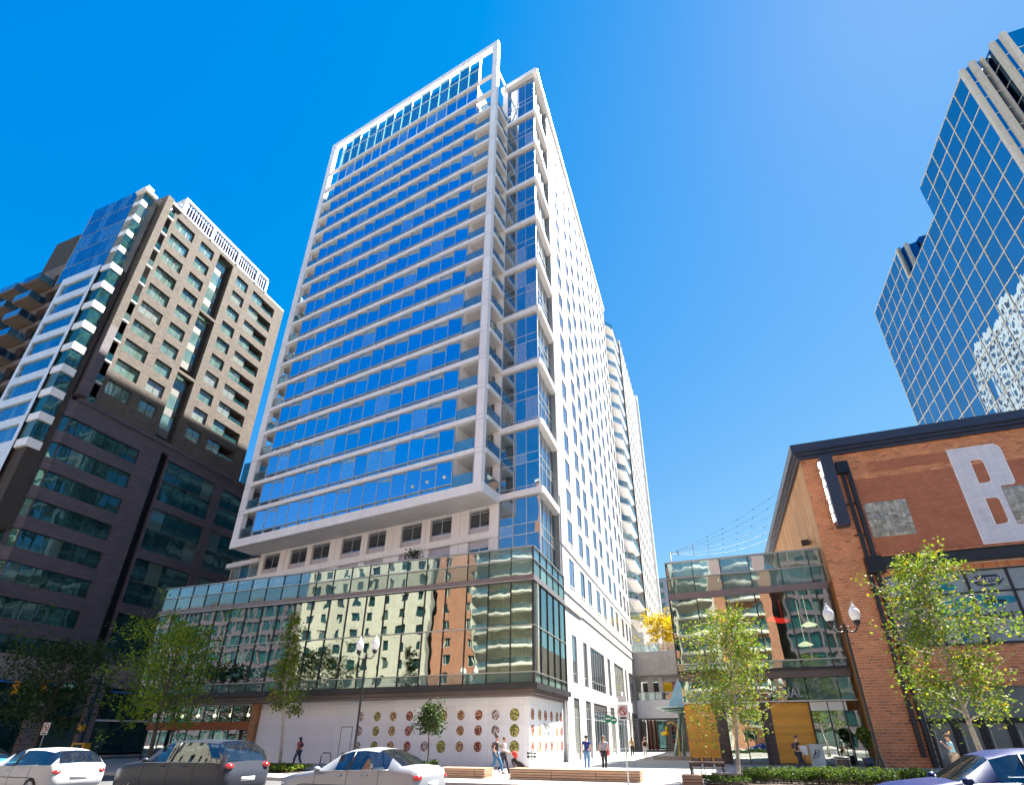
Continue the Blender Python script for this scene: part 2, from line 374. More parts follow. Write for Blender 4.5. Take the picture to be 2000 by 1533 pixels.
# penthouse screen of clear panes under the top beam (z 78.3 - 89), open at both ends
M['screen']=glassmat('screen_glass',(.05,.12,.16),(.6,.85,.9),.35,.02,.5,trans=.6,tcol=(.45,.85,.92))
for i in range(NP):
    x0=XGl+i*PW
    bx('pane',M['tglass'],tw,T,x0+.035,x0+PW-.035,YF+.3,YF+.33,78.35,81.9,tilt=.12)
    bx('screen_pane',M['screen'],tw,T,x0+.035,x0+PW-.035,YF+.3,YF+.33,82.2,88.7 if i%2 else 87.2,tilt=.15)
mb=MB()
for i in range(NP+1): x0=XGl+i*PW; mb.box(T,x0-.03,x0+.03,YF+.22,YF+.38,78.35,81.9); mb.box(T,x0-.03,x0+.03,YF+.22,YF+.38,82.2,89.0)
mb.box(T,XGl,XGr,YF+.25,YF+.36,86.0,86.07)
mb.build('mullions',M['white'],tw)
for i in range(0,NP,2):
    mb=MB(); x0=XGl+(i+.5)*PW; mb.tube([T.p(x0,YF+.4,86),T.p(x0+.3,YF+2.2,82.3)],.08,6); mb.build('brace',M['white'],tw)
# body behind
mb=MB(); mb.prism([T.p(XGl,YF+.45,0)[:2],T.p(XGr,YF+.45,0)[:2],T.p(XGr,.4,0)[:2],T.p(XGl,.4,0)[:2]],20.75,81.8); mb.build('core',M['room'],tw)
# partition returns beside the balconies
for x in (XGl-.02,XGr+.02):
    mb=MB(); mb.box(T,x-.05,x+.05,YF+.34,-.05,20.75,77.8); mb.build('balcony_return',M['white'],tw)
for k in range(17):
    zb=levels[k]+.1; zt=(levels[k+1]-.3) if k<16 else 77.8
    window(tw,T,XGr+.15,XR-.9,zb,zt-.05,-.12,M['alu'],M['bglass'],2,1,name='balcony_door')
    window(tw,T,XL+.15,XGl-.1,zb,zt-.05,-.12,M['alu'],M['bglass'],2,1,name='balcony_door')
    bx('railing_pane',M['railglass'],tw,T,XGr+.05,XR-.85,YF+.12,YF+.15,zb+.05,zb+1.1,tilt=.1)
    bx('railing_pane',M['railglass'],tw,T,XL+1.02,XGl-.05,YF+.12,YF+.15,zb+.05,zb+1.1,tilt=.1)
    bx('railing_pane',M['railglass'],tw,T,XR-.0,XR+.03,YF+.6,-.12,zb+.05,zb+1.1,tilt=.1)
    bx('handrail',M['rail'],tw,T,XGr+.05,XR-.83,YF+.10,YF+.17,zb+1.1,zb+1.15); bx('handrail',M['rail'],tw,T,XL+1.02,XGl-.05,YF+.10,YF+.17,zb+1.1,zb+1.15); bx('handrail',M['rail'],tw,T,XR-.02,XR+.05,YF+.56,-.12,zb+1.1,zb+1.15)
    if k%3==1: bx('balcony_chair',M['shade2'] if k%2 else M['rail'],tw,T,XGr+.5,XGr+1.0,YF+.9,YF+1.4,zb,zb+.8)
# three round paper lanterns / stickers seen in the lowest storey
M['disc']=mp('paper_disc',(.8,.8,.78),.7)
for s_,z in ((9.7,22.1),(7.9,22.15),(11.3,22.0)):
    mb=MB(); c=T.p(-s_,YF+.27,z); mb.ball(c,.16,10,1,1,.4); mb.build('window_decoration',M['disc'],tw,True)
# --- main wall behind and below the frame
M['uglass']=glassmat('underframe_window_glass',(.015,.015,.016),(.7,.78,.85),.16,.008,.5,curtain=(.5,.5,.48),cfrac=.12)
wl=[(4.9,6.98),(8.8,11.1),(12.1,14.47),(16.3,18.6),(19.4,22.0),(23.6,26.1),(26.8,29.3),(30.9,33.4)]
holes=[]
for a,b in wl: holes+= [(-b,-a,17.6,19.75),(-b,-a,14.1,16.9)]
wall('front_wall',M['white_x'],tw,T,-34.0,-4.64,12.5,20.1,holes,.28)
for a,b in wl:
    for zb,zt in ((18.15,19.75),(14.1,16.3)):
        window(tw,T,-b,-a,zb,zt,.24,M['alu'],M['uglass'],2,1,hz=(.86,))
    bx('spandrel_panel',M['lilac'],tw,T,-b,-a,.2,.24,17.6,18.15); bx('spandrel_panel',M['lilac'],tw,T,-b,-a,.2,.24,16.3,16.9)
bx('string_course',M['white'],tw,T,-38.9,-4.66,-.12,-.002,16.95,17.5)
for k in range(9):
    x=[-4.64,-7.9,-11.6,-15.4,-19.0,-22.8,-26.45,-30.1,-33.9][k]
    bx('panel_joint',M['lilac'],tw,T,x-.02,x+.02,-.004,.0,12.5,16.95); bx('panel_joint',M['lilac'],tw,T,x-.02,x+.02,-.004,.0,17.5,20.0)
# glass corner at the far left under the frame
for i in range(3):
    for z0,z1 in ((12.5,16.9),(17.5,19.9)):
        bx('corner_pane',M['bglass'],tw,T,-38.7+i*1.55,-37.2+i*1.55,.1,.13,z0,z1,tilt=.2)
mb=MB()
for i in range(4): mb.box(T,-38.75+i*1.55,-38.68+i*1.55,.05,.2,12.5,19.9)
mb.box(T,-38.7,-34.0,.06,.18,14.9,14.97); mb.build('corner_mullions',M['alu'],tw)
bx('roof_ledge',M['white'],tw,T,-39.2,-33.9,-.35,.6,19.0,19.5)
# --- left flank and rear mass of the tower
LA=Vector(T.p(-35.0,0.0,0)); 
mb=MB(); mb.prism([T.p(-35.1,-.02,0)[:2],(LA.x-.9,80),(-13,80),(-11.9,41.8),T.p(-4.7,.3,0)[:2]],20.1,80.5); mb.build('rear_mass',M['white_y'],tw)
mb=MB(); mb.prism([T.p(-34.0,.35,0)[:2],(-44,70),(-13,70),(-12.2,42.0),T.p(-4.7,.35,0)[:2]],0.5,20.05); mb.build('rear_mass',M['room'],tw)
for k in range(17):
    z=levels[k]; bx('flank_band',M['white'],tw,Fr(T.p(-35.15,0,0)[0],T.p(-35.15,0,0)[1],91.6),0.6,38,-.12,.02,z-.3,z+.12)
    bx('flank_glazing',M['bglass'],tw,Fr(T.p(-35.15,0,0)[0],T.p(-35.15,0,0)[1],91.6),0.6,38,-.06,.02,z+.9,z+2.6)
# --- corner bay: pillar, slabs, panes
bx('bay_pillar',M['white_x'],tw,T,-4.64,-3.93,-.1,.5,12.5,82.5)
zs=[14.1]+[Z0+2*FL*k for k in range(9)]+[82.6]
AG=-11.55; BAYB=41.6
bc=Vector(T.p(-.12,.02,0))
Bs=Fr(AG,36.6,90)           # bay side, x = depth from the corner
xs=[-3.93,-2.58,-1.33,-.1]
for k,z in enumerate(zs[:-1]):
    zt=zs[k+1]-.62 if k<len(zs)-2 else 82.6
    H=zt-z
    if H>5: rows=[(0,.35),(.42,2.62),(2.69,3.55),(3.62,H-.03)]
    else: rows=[(0,.35),(.42,H-.03)]
    for i in range(3):
        for a,b in rows:
            bx('bay_pane',M['bglass'],tw,T,xs[i]+.03,xs[i+1]-.03,.04,.07,z+a,z+b,tilt=.25)
    mb=MB()
    for x in xs: mb.box(T,x-.03,x+.03,.0,.12,z,zt)
    for a,b in rows[:-1]: mb.box(T,xs[0],xs[-1],.01,.11,z+b,z+b+.07)
    ys=[0.05,1.3,2.5,3.75,4.98]
    for y in ys: mb.box(Bs,y-.03,y+.03,-.02,.1,z,zt)
    for a,b in rows[:-1]: mb.box(Bs,.05,4.98,-.01,.1,z+b,z+b+.07)
    mb.build('bay_mullions',M['alu'],tw)
    for i in range(4):
        for a,b in rows: bx('bay_side_pane',M['bglass'],tw,Bs,ys[i]+.03,ys[i+1]-.03,.03,.06,z+a,z+b,tilt=.25)
    if k>0:
        mb=MB(); mb.prism([T.p(-4.68,-.16,0)[:2],T.p(.25,-.28,0)[:2],(-10.98,36.55),(-10.98,41.58),(-12.5,41.58),T.p(-4.68,.6,0)[:2]],z-.58,z-.02); mb.build('bay_slab',M['white'],tw)
mb=MB(); mb.prism([T.p(-4.9,-.35,0)[:2],T.p(.35,-.45,0)[:2],(-10.75,36.2),(-10.55,81.3),(-12.5,81.3),(-12.5,41.8),T.p(-4.9,.9,0)[:2]],82.7,83.55); mb.build('roof_edge',M['white'],tw)
mb=MB(); mb.prism([T.p(-3.9,.5,0)[:2],T.p(-.6,.5,0)[:2],(-12.0,41.4),(-14.5,41.4)],14,82.4); mb.build('bay_core',M['room'],tw)
# --- side facade with punched windows
M['shade3']=mp('grey_window_frame',(.18,.18,.19),.5)
M['sglass']=glassmat('side_window_glass',(.14,.16,.19),(.75,.82,.95),.72,.006,.5,curtain=(.35,.36,.36),cfrac=.25)
cols=[(2.9,4.5),(7.2,9.0),(10.4,12.4),(14.7,16.85),(18.2,20.15),(22.8,24.65),(26.3,28.4),(30.8,32.6),(34.1,35.5),(37.0,38.6)]
cols=[(a-.15,a+1.65) for a,b in cols]
rows=[(14.3,16.95)]+[(18.5+FL*k,21.0+FL*k) for k in range(19)]
holes=[(a,b,c,d) for a,b in cols for c,d in rows]
up=[(2.7,4.3),(6.8,8.3),(9.8,16.4),(18.3,19.8),(22.3,28.6),(30.0,31.2),(33.0,38.0)]
holes+=[(a,b,5.9,9.9) for a,b in up]
dn=[(2.6,4.4),(6.8,8.8),(10.0,16.4),(18.2,20.6),(22.3,28.6),(30.2,31.6),(33,38)]
holes+=[(a,b,.02,4.7) for a,b in dn]
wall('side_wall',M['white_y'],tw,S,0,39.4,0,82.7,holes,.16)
for a,b in cols:
    for c,d in rows:
        bx('window_sill',M['white'],tw,S,a-.05,b+.05,-.05,.05,c-.08,c)
        window(tw,S,a,b,c,d,.07,M['shade3'],M['sglass'],2,1,t=.06,hz=(.3,),name='side_window')
for (a,b) in up:
    n=max(2,int((b-a)/.95)); window(tw,S,a,b,5.9,9.9,.12,M['alu'],M['bglass'],n,1,name='retail_window',hz=(.2,))
M['shade']=mp('dark_fascia',(.05,.05,.055),.5)
for (a,b) in dn:
    n=max(2,int((b-a)/1.1)); window(tw,S,a,b,.02,4.1,.12,M['alu'],M['bglass'],n,1,name='shop_window',hz=(.12,.78))
    bx('shop_fascia',M['shade'],tw,S,a,b,.06,.16,4.1,4.7)
mb=MB(); mb.box(S,-.02,39.4,-.1,.02,12.2,12.35); mb.box(S,-.02,39.4,-.1,.02,13.3,13.42); mb.build('string_course',M['white'],tw)
mb=MB(); mb.box(S,-.02,39.4,-.09,.02,17.55,17.68); mb.build('string_course',M['white'],tw)
bx('corner_pier',M['greyp'],tw,W0,-12.1,-11.12,41.48,42.3,0,82.65)  # grey colour carries the shade on the white facade's front return
bx('pier_base',M['greyp'],tw,S,-.2,2.3,-.12,.0,0,1.3)
mb=MB(); mb.tube([(-10.95,41.35,0),(-10.95,41.35,22)],.07,8); mb.build('downpipe',M['alu'],tw)
# --- stacked corner balconies in the recess, rear wing, end fin
for k in range(20):
    z=18.6+FL*k
    if z>80: break
    m_=MB(); m_.prism([(-11.0,81.3),(-9.5,83.2),(-9.35,90.5),(-11.0,92)],z-.3,z-.02); m_.build('balcony_slab',M['white'],tw)
    bx('balcony_glazing',M['bglass'],tw,Fr(-10.9,81.5,90),0,9.5,.0,.03,z,z+FL-.4)
    m_=MB(); m_.poly([(-9.5,83.2,z),(-9.5,83.2,z+1.1),(-9.35,90.5,z+1.1),(-9.35,90.5,z)],(.04,0,0)); m_.poly([(-11.0,81.3,z),(-11.0,81.3,z+1.1),(-9.5,83.2,z+1.1),(-9.5,83.2,z)],(-.03,-.03,0)); m_.build('balcony_glass',M['railglass'],tw)
S2=Fr(-9.2,92,89.6)
cols2=[1.0+2.75*i for i in range(9)]; holes=[(a,a+1.5,18.6+FL*k,20.9+FL*k) for a in cols2 for k in range(1,20)]
wall('rear_wing_wall',M['white_y'],tw,S2,0,26,19.6,84.0,holes,.3)
m_=MB()
for a in cols2:
    for k in range(1,20): m_.box(S2,a,a+1.5,.26,.29,18.6+FL*k,20.9+FL*k)
m_.build('rear_window_glass',M['bglass'],tw)
mb=MB(); mb.prism([(-9.2,92),(-20,92),(-20,118),(-9.05,118)],19.4,19.6); mb.build('rear_soffit',M['soffit'],tw)
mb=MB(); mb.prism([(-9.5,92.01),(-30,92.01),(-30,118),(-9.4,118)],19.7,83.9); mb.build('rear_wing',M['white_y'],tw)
bx('end_fin',M['white'],tw,W0,-9.9,-8.55,118.0,119.2,19,86.5)
mb=MB(); mb.prism([(-11.1,81.0),(-30,81),(-30,100),(-11.1,100)],0,19.4); mb.build('rear_base',M['greyp'],tw)
# ------------------------------------------------------------------ glass podium with the boarded shopfront
pd=root('glass_podium','two storey glass podium with balustraded roof terrace and boarded shopfront below','building',(-28,38,0))
PX0,PX1,PB=-46.9,-10.83,33.0
PF=Fr(0,PB,0); PS=Fr(PX1,PB,90)
n=21; pw=(PX1-PX0)/n
ys=[0,1.66,3.32,4.98,6.64,8.3]
def curtain(par,fr,xs,y,bandz,gl_list,name):
    for i in range(len(xs)-1):
        for (z0,z1,mat,nm) in gl_list:
            bx(nm,M[mat],par,fr,xs[i]+.03,xs[i+1]-.03,y,y+.03,z0,z1,tilt=.10)
GL=[(4.95,5.56,'spglass','spandrel_pane'),(5.62,8.57,'pglass','pane'),(8.63,11.70,'pglass','pane'),(12.12,13.24,'spglass','spandrel_pane'),(13.30,14.2,'railglass','balustrade_pane')]
fx=[PX0+i*pw for i in range(n+1)]
curtain(pd,PF,fx,.05,None,GL,'f'); curtain(pd,PS,ys,.05,None,GL,'s')
mb=MB()
for x in fx: mb.box(PF,x-.028,x+.028,-.02,.14,4.9,11.7); mb.box(PF,x-.02,x+.02,-.01,.1,12.1,14.2)
for y in ys: mb.box(PS,y-.028,y+.028,-.02,.14,4.9,11.7); mb.box(PS,y-.02,y+.02,-.01,.1,12.1,14.2)
o=mb.build('mullions',M['dark'],pd)
for z,h,p_ in ((5.56,.06,.05),(8.57,.06,.06),(13.24,.06,.05),(14.2,.06,.06)):
    bx('transom',M['rail'],pd,PF,PX0-.02,PX1+.03,-p_,.12,z,z+h); bx('transom',M['rail'],pd,PS,.13,8.3,-p_,.12,z,z+h)
bx('band',M['brown2'],pd,PF,PX0-.1,PX1+.06,-.10,.3,11.74,12.1); bx('band',M['brown2'],pd,PS,.3,8.35,-.06,.3,11.74,12.1)
bx('band_lip',M['rail'],pd,PF,PX0-.1,PX1+.06,-.14,-.10,11.70,11.76); bx('band_lip',M['rail'],pd,PS,-.1,8.35,-.10,-.06,11.70,11.76)
for z0,z1,ext,mt in ((4.55,4.9,.25,'dark'),(4.28,4.548,.02,'brown'),(4.12,4.278,-.25,'brown2')):
    mb=MB(); mb.prism([(PX0,PB-ext),(PX1+ext,PB-ext),(PX1+ext,41.4),(PX1-1.0,41.4),(PX1-1.0,PB+1.4),(PX0,PB+1.4)],z0,z1); mb.build('fascia',M[mt],pd)
# rooms behind the glass
for z in (5.3,8.35,11.75):
    mb=MB(); mb.prism([(PX0+.1,PB+.3),(PX1-.3,PB+.3),(PX1-.3,41.3),(PX0+.1,47)],z,z+.25) ; mb.build('floor_slab',M['room'],pd)
mb=MB(); mb.prism([(PX0+.1,PB+7),(PX1-4,PB+7),(PX1-4,41.3),(PX1-4.3,41.3),(PX1-4.3,PB+7.3),(PX0+.1,PB+7.3)],5.4,11.7); mb.build('back_wall',M['room'],pd)
random.seed(3)
for i in range(20):
    x=PX0+2+i*1.75
    if random.random()<.55 or x>-17: 
        mb=MB()
        for q in range(6): mb.box(PF,x+q*.16,x+q*.16+.13,.55+.06*(q%2),.62+.06*(q%2),5.6,11.6)
        mb.build('curtain',M['curtain'],pd)
for x in range(-45,-10,6): mb=MB(); mb.tube([(x,PB+1.6,4.9),(x,PB+1.6,11.7)],.28,10); mb.build('column',M['concrete'],pd)
M['lampglow']=mp('ceiling_lamp',(.9,.8,.6),.5,emit=(1,.82,.55),es=2.5)
bx('terrace',M['concrete'],pd,W0,PX0+.3,PX1-.1,PB+.3,48,12.0,12.1)
# planter seedlings on the terrace come later; ground floor recess at the left
bx('soffit',M['soffit'],pd,W0,PX0+.1,-33,PB+.9,44,4.05,4.11)
bx('ground_wall',M['room'],pd,W0,PX0+.1,-33.6,37.2,37.4,0,4.05)
M['rust']=mp('rust_red_panel',(.30,.085,.03),.5,.2,.15,2)
bx('sign_beam',M['rust'],pd,W0,PX0+.3,-33.5,34.6,34.9,2.25,2.85)
mb=MB()
for x in np.arange(PX0+.4,-33.6,1.5): mb.box(W0,x-.04,x+.04,34.7,34.8,0,4.05)
mb.build('shop_mullions',M['dark'],pd)
for i,x in enumerate(np.arange(PX0+.4,-35,1.5)): bx('shop_pane',M['pglass'],pd,W0,x+.06,x+1.42,34.73,34.76,.1,2.24,tilt=.2); bx('shop_pane',M['pglass'],pd,W0,x+.06,x+1.42,34.73,34.76,2.86,4.04,tilt=.2)
for x in (-44.8,-42.9,-41.0,-39.2,-37.3,-35.6):
    mb=MB(); mb.ball((x,36.2,3.4),.14,10); mb.tube([(x,36.2,3.5),(x,36.2,4.0)],.012,4); mb.build('pendant_lamp',M['lampglow'],pd,True)
M['copper']=mp('weathered_timber_post',(.38,.17,.07),.6,0,.2,3)
bx('timber_post',M['copper'],pd,W0,-34.35,-33.75,33.62,34.3,0,4.2)
# hoarding
M['hoard']=panelmat('white_hoarding_board',(.84,.85,.88),'xy',2.44,1.22,.008,.5,.75,.05,.03)
hd=root('construction_hoarding','white shopfront hoarding printed with rows of round waffle pattern discs','hoarding',(-22,34,0))
HB=33.9
mb=MB(); mb.prism([(-33.7,HB),(-11.5,HB),(-11.25,41.2),(-11.6,41.2),(-11.75,HB+.2),(-33.7,HB+.2)],0.0,4.12); mb.build('board',M['hoard'],hd)
mb=MB(); 
for z in (2.6,1.3): mb.box(W0,-33.69,-11.52,HB-.006,HB,z,z+.012)
mb.build('board_joint',M['soffit'],hd)
def discmat(name,a,b,c):
    m,t,out=newmat(name); p=t.nodes.new('ShaderNodeBsdfPrincipled'); t.links.new(p.outputs[0],out.inputs[0]); p.inputs['Roughness'].default_value=.6
    v=t.nodes.new('ShaderNodeTexVoronoi'); v.inputs['Scale'].default_value=10.0; v.feature='F1'; t.links.new(pos(t,(1,.6,.75)),v.inputs['Vector'])
    col=ramp(t,v.outputs['Distance'],[(.0,b),(.28,b),(.36,a),(.7,c)]); t.links.new(col,p.inputs['Base Color']); return m
DM=[discmat('disc_olive',(.30,.26,.04),(.75,.68,.35),(.12,.13,.02)),discmat('disc_brick',(.33,.08,.05),(.75,.55,.35),(.14,.03,.02)),
    discmat('disc_pale',(.55,.45,.42),(.85,.8,.75),(.12,.05,.05)),discmat('disc_tan',(.42,.25,.10),(.8,.66,.42),(.2,.08,.04)),discmat('disc_orange',(.45,.2,.09),(.85,.7,.45),(.22,.07,.03)),discmat('disc_red',(.33,.08,.07),(.8,.5,.35),(.16,.03,.03))]
seq=[2,0,3,5,2,0,4,1,2,0]
seq=[2,0,3,5,2,0,3,1,2,0]; xs_=[-24.41,-22.99,-21.68,-20.36,-19.02,-17.76,-16.4,-15.08,-13.86,-12.52]
for i,x in enumerate(xs_):
    for j,z in enumerate((3.05,2.1,1.14)):
        if i==4 and j==1: continue
        if i==5 and j==1: continue
        r_=.28 if i not in(9,5) else .34
        nq=14; p_=[(x+r_*math.cos(2*math.pi*q/nq),HB-.012,z+r_*1.15*math.sin(2*math.pi*q/nq)) for q in range(nq)]
        mb=MB(); mb.poly(p_,(0,.008,0)); mb.build('printed_disc',DM[seq[i]],hd)
for i,y in enumerate((34.5,35.9,37.1,38.4,39.7,40.7)):
    for j,z in enumerate((3.08,2.1,1.14)):
        if i in(2,3) and j==1: continue
        nq=12; xx=-11.5+(y-33.9)*.034+.012; p_=[(xx,y+.33*math.cos(2*math.pi*q/nq),z+.36*math.sin(2*math.pi*q/nq)) for q in range(nq)]
        mb=MB(); mb.poly(p_,(-.006,0,0)); mb.build('printed_disc',DM[(i*2+1)%6],hd)
M['ink']=mp('black_lettering',(.02,.02,.022),.6)
FONT=None
def text(name,s,mat,par,loc,rot,size,ext=.01,align='LEFT',bold=0,sx=1):
    c=bpy.data.curves.new(name,'FONT'); c.body=s; c.size=size; c.extrude=ext; c.align_x=align; c.offset=bold; c.resolution_u=3
    o=bpy.data.objects.new(name,c); COL.objects.link(o); c.materials.append(mat)
    dg=bpy.context.evaluated_depsgraph_get(); m=bpy.data.meshes.new_from_object(o.evaluated_get(dg)); bpy.data.objects.remove(o)
    m.materials.clear(); m.materials.append(mat)
    return inst(name,m,par,loc,rot,(sx,1,1))
text('lettering','TRION',M['ink'],hd,(-19.35,HB-.02,2.18),(R(90),0,0),.42,.004,bold=.006)
text('lettering','KITCHEN',M['ink'],hd,(-19.35,HB-.02,1.86),(R(90),0,0),.32,.004,bold=.004)
text('lettering','TRION',M['ink'],hd,(-11.36,36.6,2.2),(R(90),0,R(90)),.5,.004,bold=.006)
text('lettering','KITCHEN',M['ink'],hd,(-11.36,36.6,1.8),(R(90),0,R(90)),.38,.004,bold=.004)
mb=MB(); mb.box(W0,-25.95,-25.91,HB-.01,HB,.05,2.4); mb.box(W0,-25.91,-25.0,HB-.01,HB,2.36,2.4); mb.box(W0,-25.0,-24.96,HB-.01,HB,.05,2.4); mb.build('door_outline',M['ink'],hd)
# ------------------------------------------------------------------ glass restaurant box
gb=root('glass_restaurant_box','dark framed glass restaurant pavilion with balustraded roof between alley and brick building','building',(3,46,0))
GX0,GX1,GB_=-2.35,9.02,42.0
G=Fr(0,GB_,0)
gx=[-2.35,-.27,1.84,3.95,6.12,8.13,9.02]
GG=[(6.2,6.66,'spglass','spandrel_pane'),(6.74,11.62,'pglass','pane'),(12.16,13.35,'spglass','spandrel_pane'),(13.42,14.66,'railglass','balustrade_pane')]
gxx=gx
curtain(gb,G,gx,.05,None,GG,'g')
mb=MB()
for x in gx: mb.box(G,x-.04,x+.04,-.03,.14,6.14,11.62); mb.box(G,x-.03,x+.03,-.02,.12,12.1,14.7)
mb.build('mullions',M['dark'],gb)
for z,h in ((6.66,.08),(13.35,.07),(14.66,.10)): bx('transom',M['rail'],gb,G,GX0-.04,GX1,-.07,.13,z,z+h)
bx('band',M['brown2'],gb,G,GX0-.06,GX1,-.1,.3,11.64,12.12)
bx('fascia',M['dark'],gb,G,GX0-.06,GX1,-.14,.3,5.98,6.15); bx('fascia',M['brown'],gb,G,GX0-.04,GX1,-.05,.3,5.5,5.98)
GS=Fr(GX0,52,-90)
gsy=[0,2.5,5,7.5,9.9]
curtain(gb,GS,gsy,.05,None,GG,'h')
mb=MB()
for x in gsy: mb.box(GS,x-.04,x+.04,-.03,.14,6.14,14.7)
mb.build('mullions',M['dark'],gb)
bx('band',M['brown2'],gb,GS,0,9.9,-.06,.3,11.64,12.12); bx('fascia',M['brown'],gb,GS,0,9.9,-.05,.3,5.5,6.15); bx('transom',M['rail'],gb,GS,0,9.9,-.05,.12,14.66,14.76)
for z in (6.2,11.75): bx('floor_slab',M['room'],gb,W0,GX0+.3,GX1-.05,GB_+.35,51.7,z,z+.3)
bx('back_wall',M['room'],gb,W0,GX0+.3,GX1-.05,51.4,51.7,.05,11.7)
M['redlamp']=mp('red_lampshade',(.65,.02,.02),.4,emit=(1,.03,.02),es=.6)
M['whitelamp']=mp('white_dish_lamp',(.8,.75,.65),.4,emit=(1,.8,.5),es=.8)
for x,y,z,m_ in ((.9,44.5,10.2,'redlamp'),(1.6,44.8,10.15,'redlamp'),(5.2,44.6,10.1,'redlamp'),(5.9,45,10.0,'redlamp'),(7.6,44.5,9.5,'whitelamp'),(7.2,45.5,8.2,'whitelamp')):
    mb=MB(); mb.lathe([(.02,.25),(.2,.2),(.55,.0),(.5,-.06),(.02,-.05)],(x,y,z),14); mb.tube([(x,y,z+.2),(x,y,11.7)],.015,4); mb.build('pendant_lamp',M[m_],gb,True)
for x in (.5,2.9,5.6): bx('dining_counter',M['brown'],gb,W0,x,x+1.2,45,46,6.5,7.4)
# ground floor: transom glass, timber panels, doors
M['timber']=None
def woodmat(name,col,axis,w,h,knots=True,dark=.55,v2=.22):
    m,t,out=newmat(name); p=t.nodes.new('ShaderNodeBsdfPrincipled'); t.links.new(p.outputs[0],out.inputs[0]); p.inputs['Roughness'].default_value=.55
    oi=t.nodes.new('ShaderNodeObjectInfo')
    sc_=(.6,.6,9) if axis=='x' else (9,9,.6)
    n=noise(t,pos(t,sc_),3,4); c=ramp(t,n,[(.3,tuple(x*(1-v2) for x in col)),(.7,col)])
    r3=ramp(t,oi.outputs['Random'],[(0,(1-v2,)*3),(1,(1,)*3)]); c=mixc(t,1.0,c,r3,'MULTIPLY')
    if knots:
        v=t.nodes.new('ShaderNodeTexVoronoi'); v.inputs['Scale'].default_value=3.1; t.links.new(pos(t,(1,1,1.6)),v.inputs['Vector'])
        k=ramp(t,v.outputs['Distance'],[(.06,(.25,.12,.05)),(.14,(1,1,1))]); c=mixc(t,1.0,c,k,'MULTIPLY')
    t.links.new(c,p.inputs['Base Color']); t.links.new(bump(t,n,.15,.01),p.inputs['Normal']); return m
M['pine']=woodmat('honey_pine_board',(.86,.40,.05),'x',1,1)
M['cedar']=woodmat('cedar_board',(.66,.31,.10),'y',1,1,False,v2=.4)
for x0,x1 in ((-2.25,-.15),(3.58,6.0)):
    for k in range(18 if x0>0 else 18):
        z=.12+k*.21; bx('pine_board',M['pine'],gb,G,x0,x1,.3+.004*(k%2),.34+.004*(k%2),z,z+.203)
M['slate']=mp('dark_slate_tile',(.06,.045,.045),.5,0,.2,3)
for x0,x1 in ((-.12,.55),(2.9,3.55)):
    for k in range(9): bx('slate_tile',M['slate'],gb,G,x0,x1,.32,.36,.02+k*.43,.44+k*.43)
for i,(x0,x1) in enumerate(((-2.3,-.2),(-.2,1.84),(1.84,3.95),(3.95,6.12),(6.12,8.1),(8.1,8.98))):
    bx('transom_pane',M['spglass'] if i>2 else M['pglass'],gb,G,x0+.03,x1-.03,.1,.13,4.05,5.48,tilt=.2)
bx('transom',M['rail'],gb,G,GX0,GX1,-.02,.2,3.93,4.03)
bx('door_frame',M['alu'],gb,G,6.05,8.3,.1,.22,3.35,3.9)
for x0,x1 in ((.58,1.7),(1.74,2.86),(6.1,7.15),(7.2,8.1),(8.15,8.95)):
    bx('door_pane',M['pglass'],gb,G,x0,x1,.16,.19,.08,3.9 if x0<6 else 3.33,tilt=.25)
for x in (.56,1.72,2.88,6.06,7.17,8.12,8.97): bx('door_post',M['dark'],gb,G,x-.035,x+.035,.1,.24,0,3.93)
bx('floor_wall',M['room'],gb,W0,GX0+.2,GX1-.1,47,47.2,0,5.4)
# sign letters
t_=text('sign_lettering','PUNCH BOWL SOCIAL',M['greyp'],gb,(-1.3,GB_-.12,4.22),(R(90),0,0),.80,.05,bold=.012,sx=.86)
# ------------------------------------------------------------------ brick building
bb=root('brick_building','large red brick building with painted letter B, glass block windows and dark eaves','building',(18,55,0))
BX0,BB=9.13,41.0
B=Fr(0,BB,0)
M['mortar']=mp('mortar',(.74,.58,.46),.9,0,.15,3,.3,40)
M['brick']=mp('fired_brick',(.70,.25,.10),.8,0,.25,2.0,.3,50,rnd=.2)
M['brick2']=mp('dark_fired_brick',(.58,.20,.085),.8,0,.25,2.0,.3,50,rnd=.3)
XE=44.0
bh=[(12.35,30.0,7.1,11.9),(12.25,30.0,.02,4.56)]
wall('brick_backing',M['mortar'],bb,Fr(0,BB+.02,0),BX0,XE,0,21.9,bh,.5)
# real bricks
CH,BW=.185,.42
units=[]
nrow=int(21.85/CH)
for r_ in range(nrow):
    z=r_*CH+.01; off=(r_%2)*BW/2
    sold = 4.56<=z<4.95 or 11.9<=z<12.3
    x=BX0-.0 
    xs2=[]
    k=0
    cx=BX0-off
    while cx<25.2:
        a=max(cx,BX0); b=min(cx+BW-.04,25.2)
        if b-a>.08: xs2.append((a,b))
        cx+=BW
    for a,b in xs2:
        inh=any(h[0]-.02<(a+b)/2<h[1] and h[2]-.05<z+CH/2<h[3]+.05 for h in bh)
        if inh: continue
        if 13.5<z+.09<19.4 and a>12.25: continue      # smooth painted panel
        if 19.95<z+.09<20.75 and 13.6<a<18.5: continue
        if (4.56<=z<4.95 or 11.9<=z<12.3) and a>12.2: continue
        units.append((a,b,z,z+CH-.045))
for zz in (4.58,11.92):
    cx=12.3
    while cx<25.2: units.append((cx,cx+.12,zz,zz+.36)); cx+=.155
units.sort(key=lambda q:(q[0]-10)**2+q[2]**2*1.0)
for a,b,z0,z1 in units[:290]:
    bx('brick',M['brick'] if random.random()<.8 else M['brick2'],bb,B,a,b,-.012-random.random()*.012,.03,z0,z1)
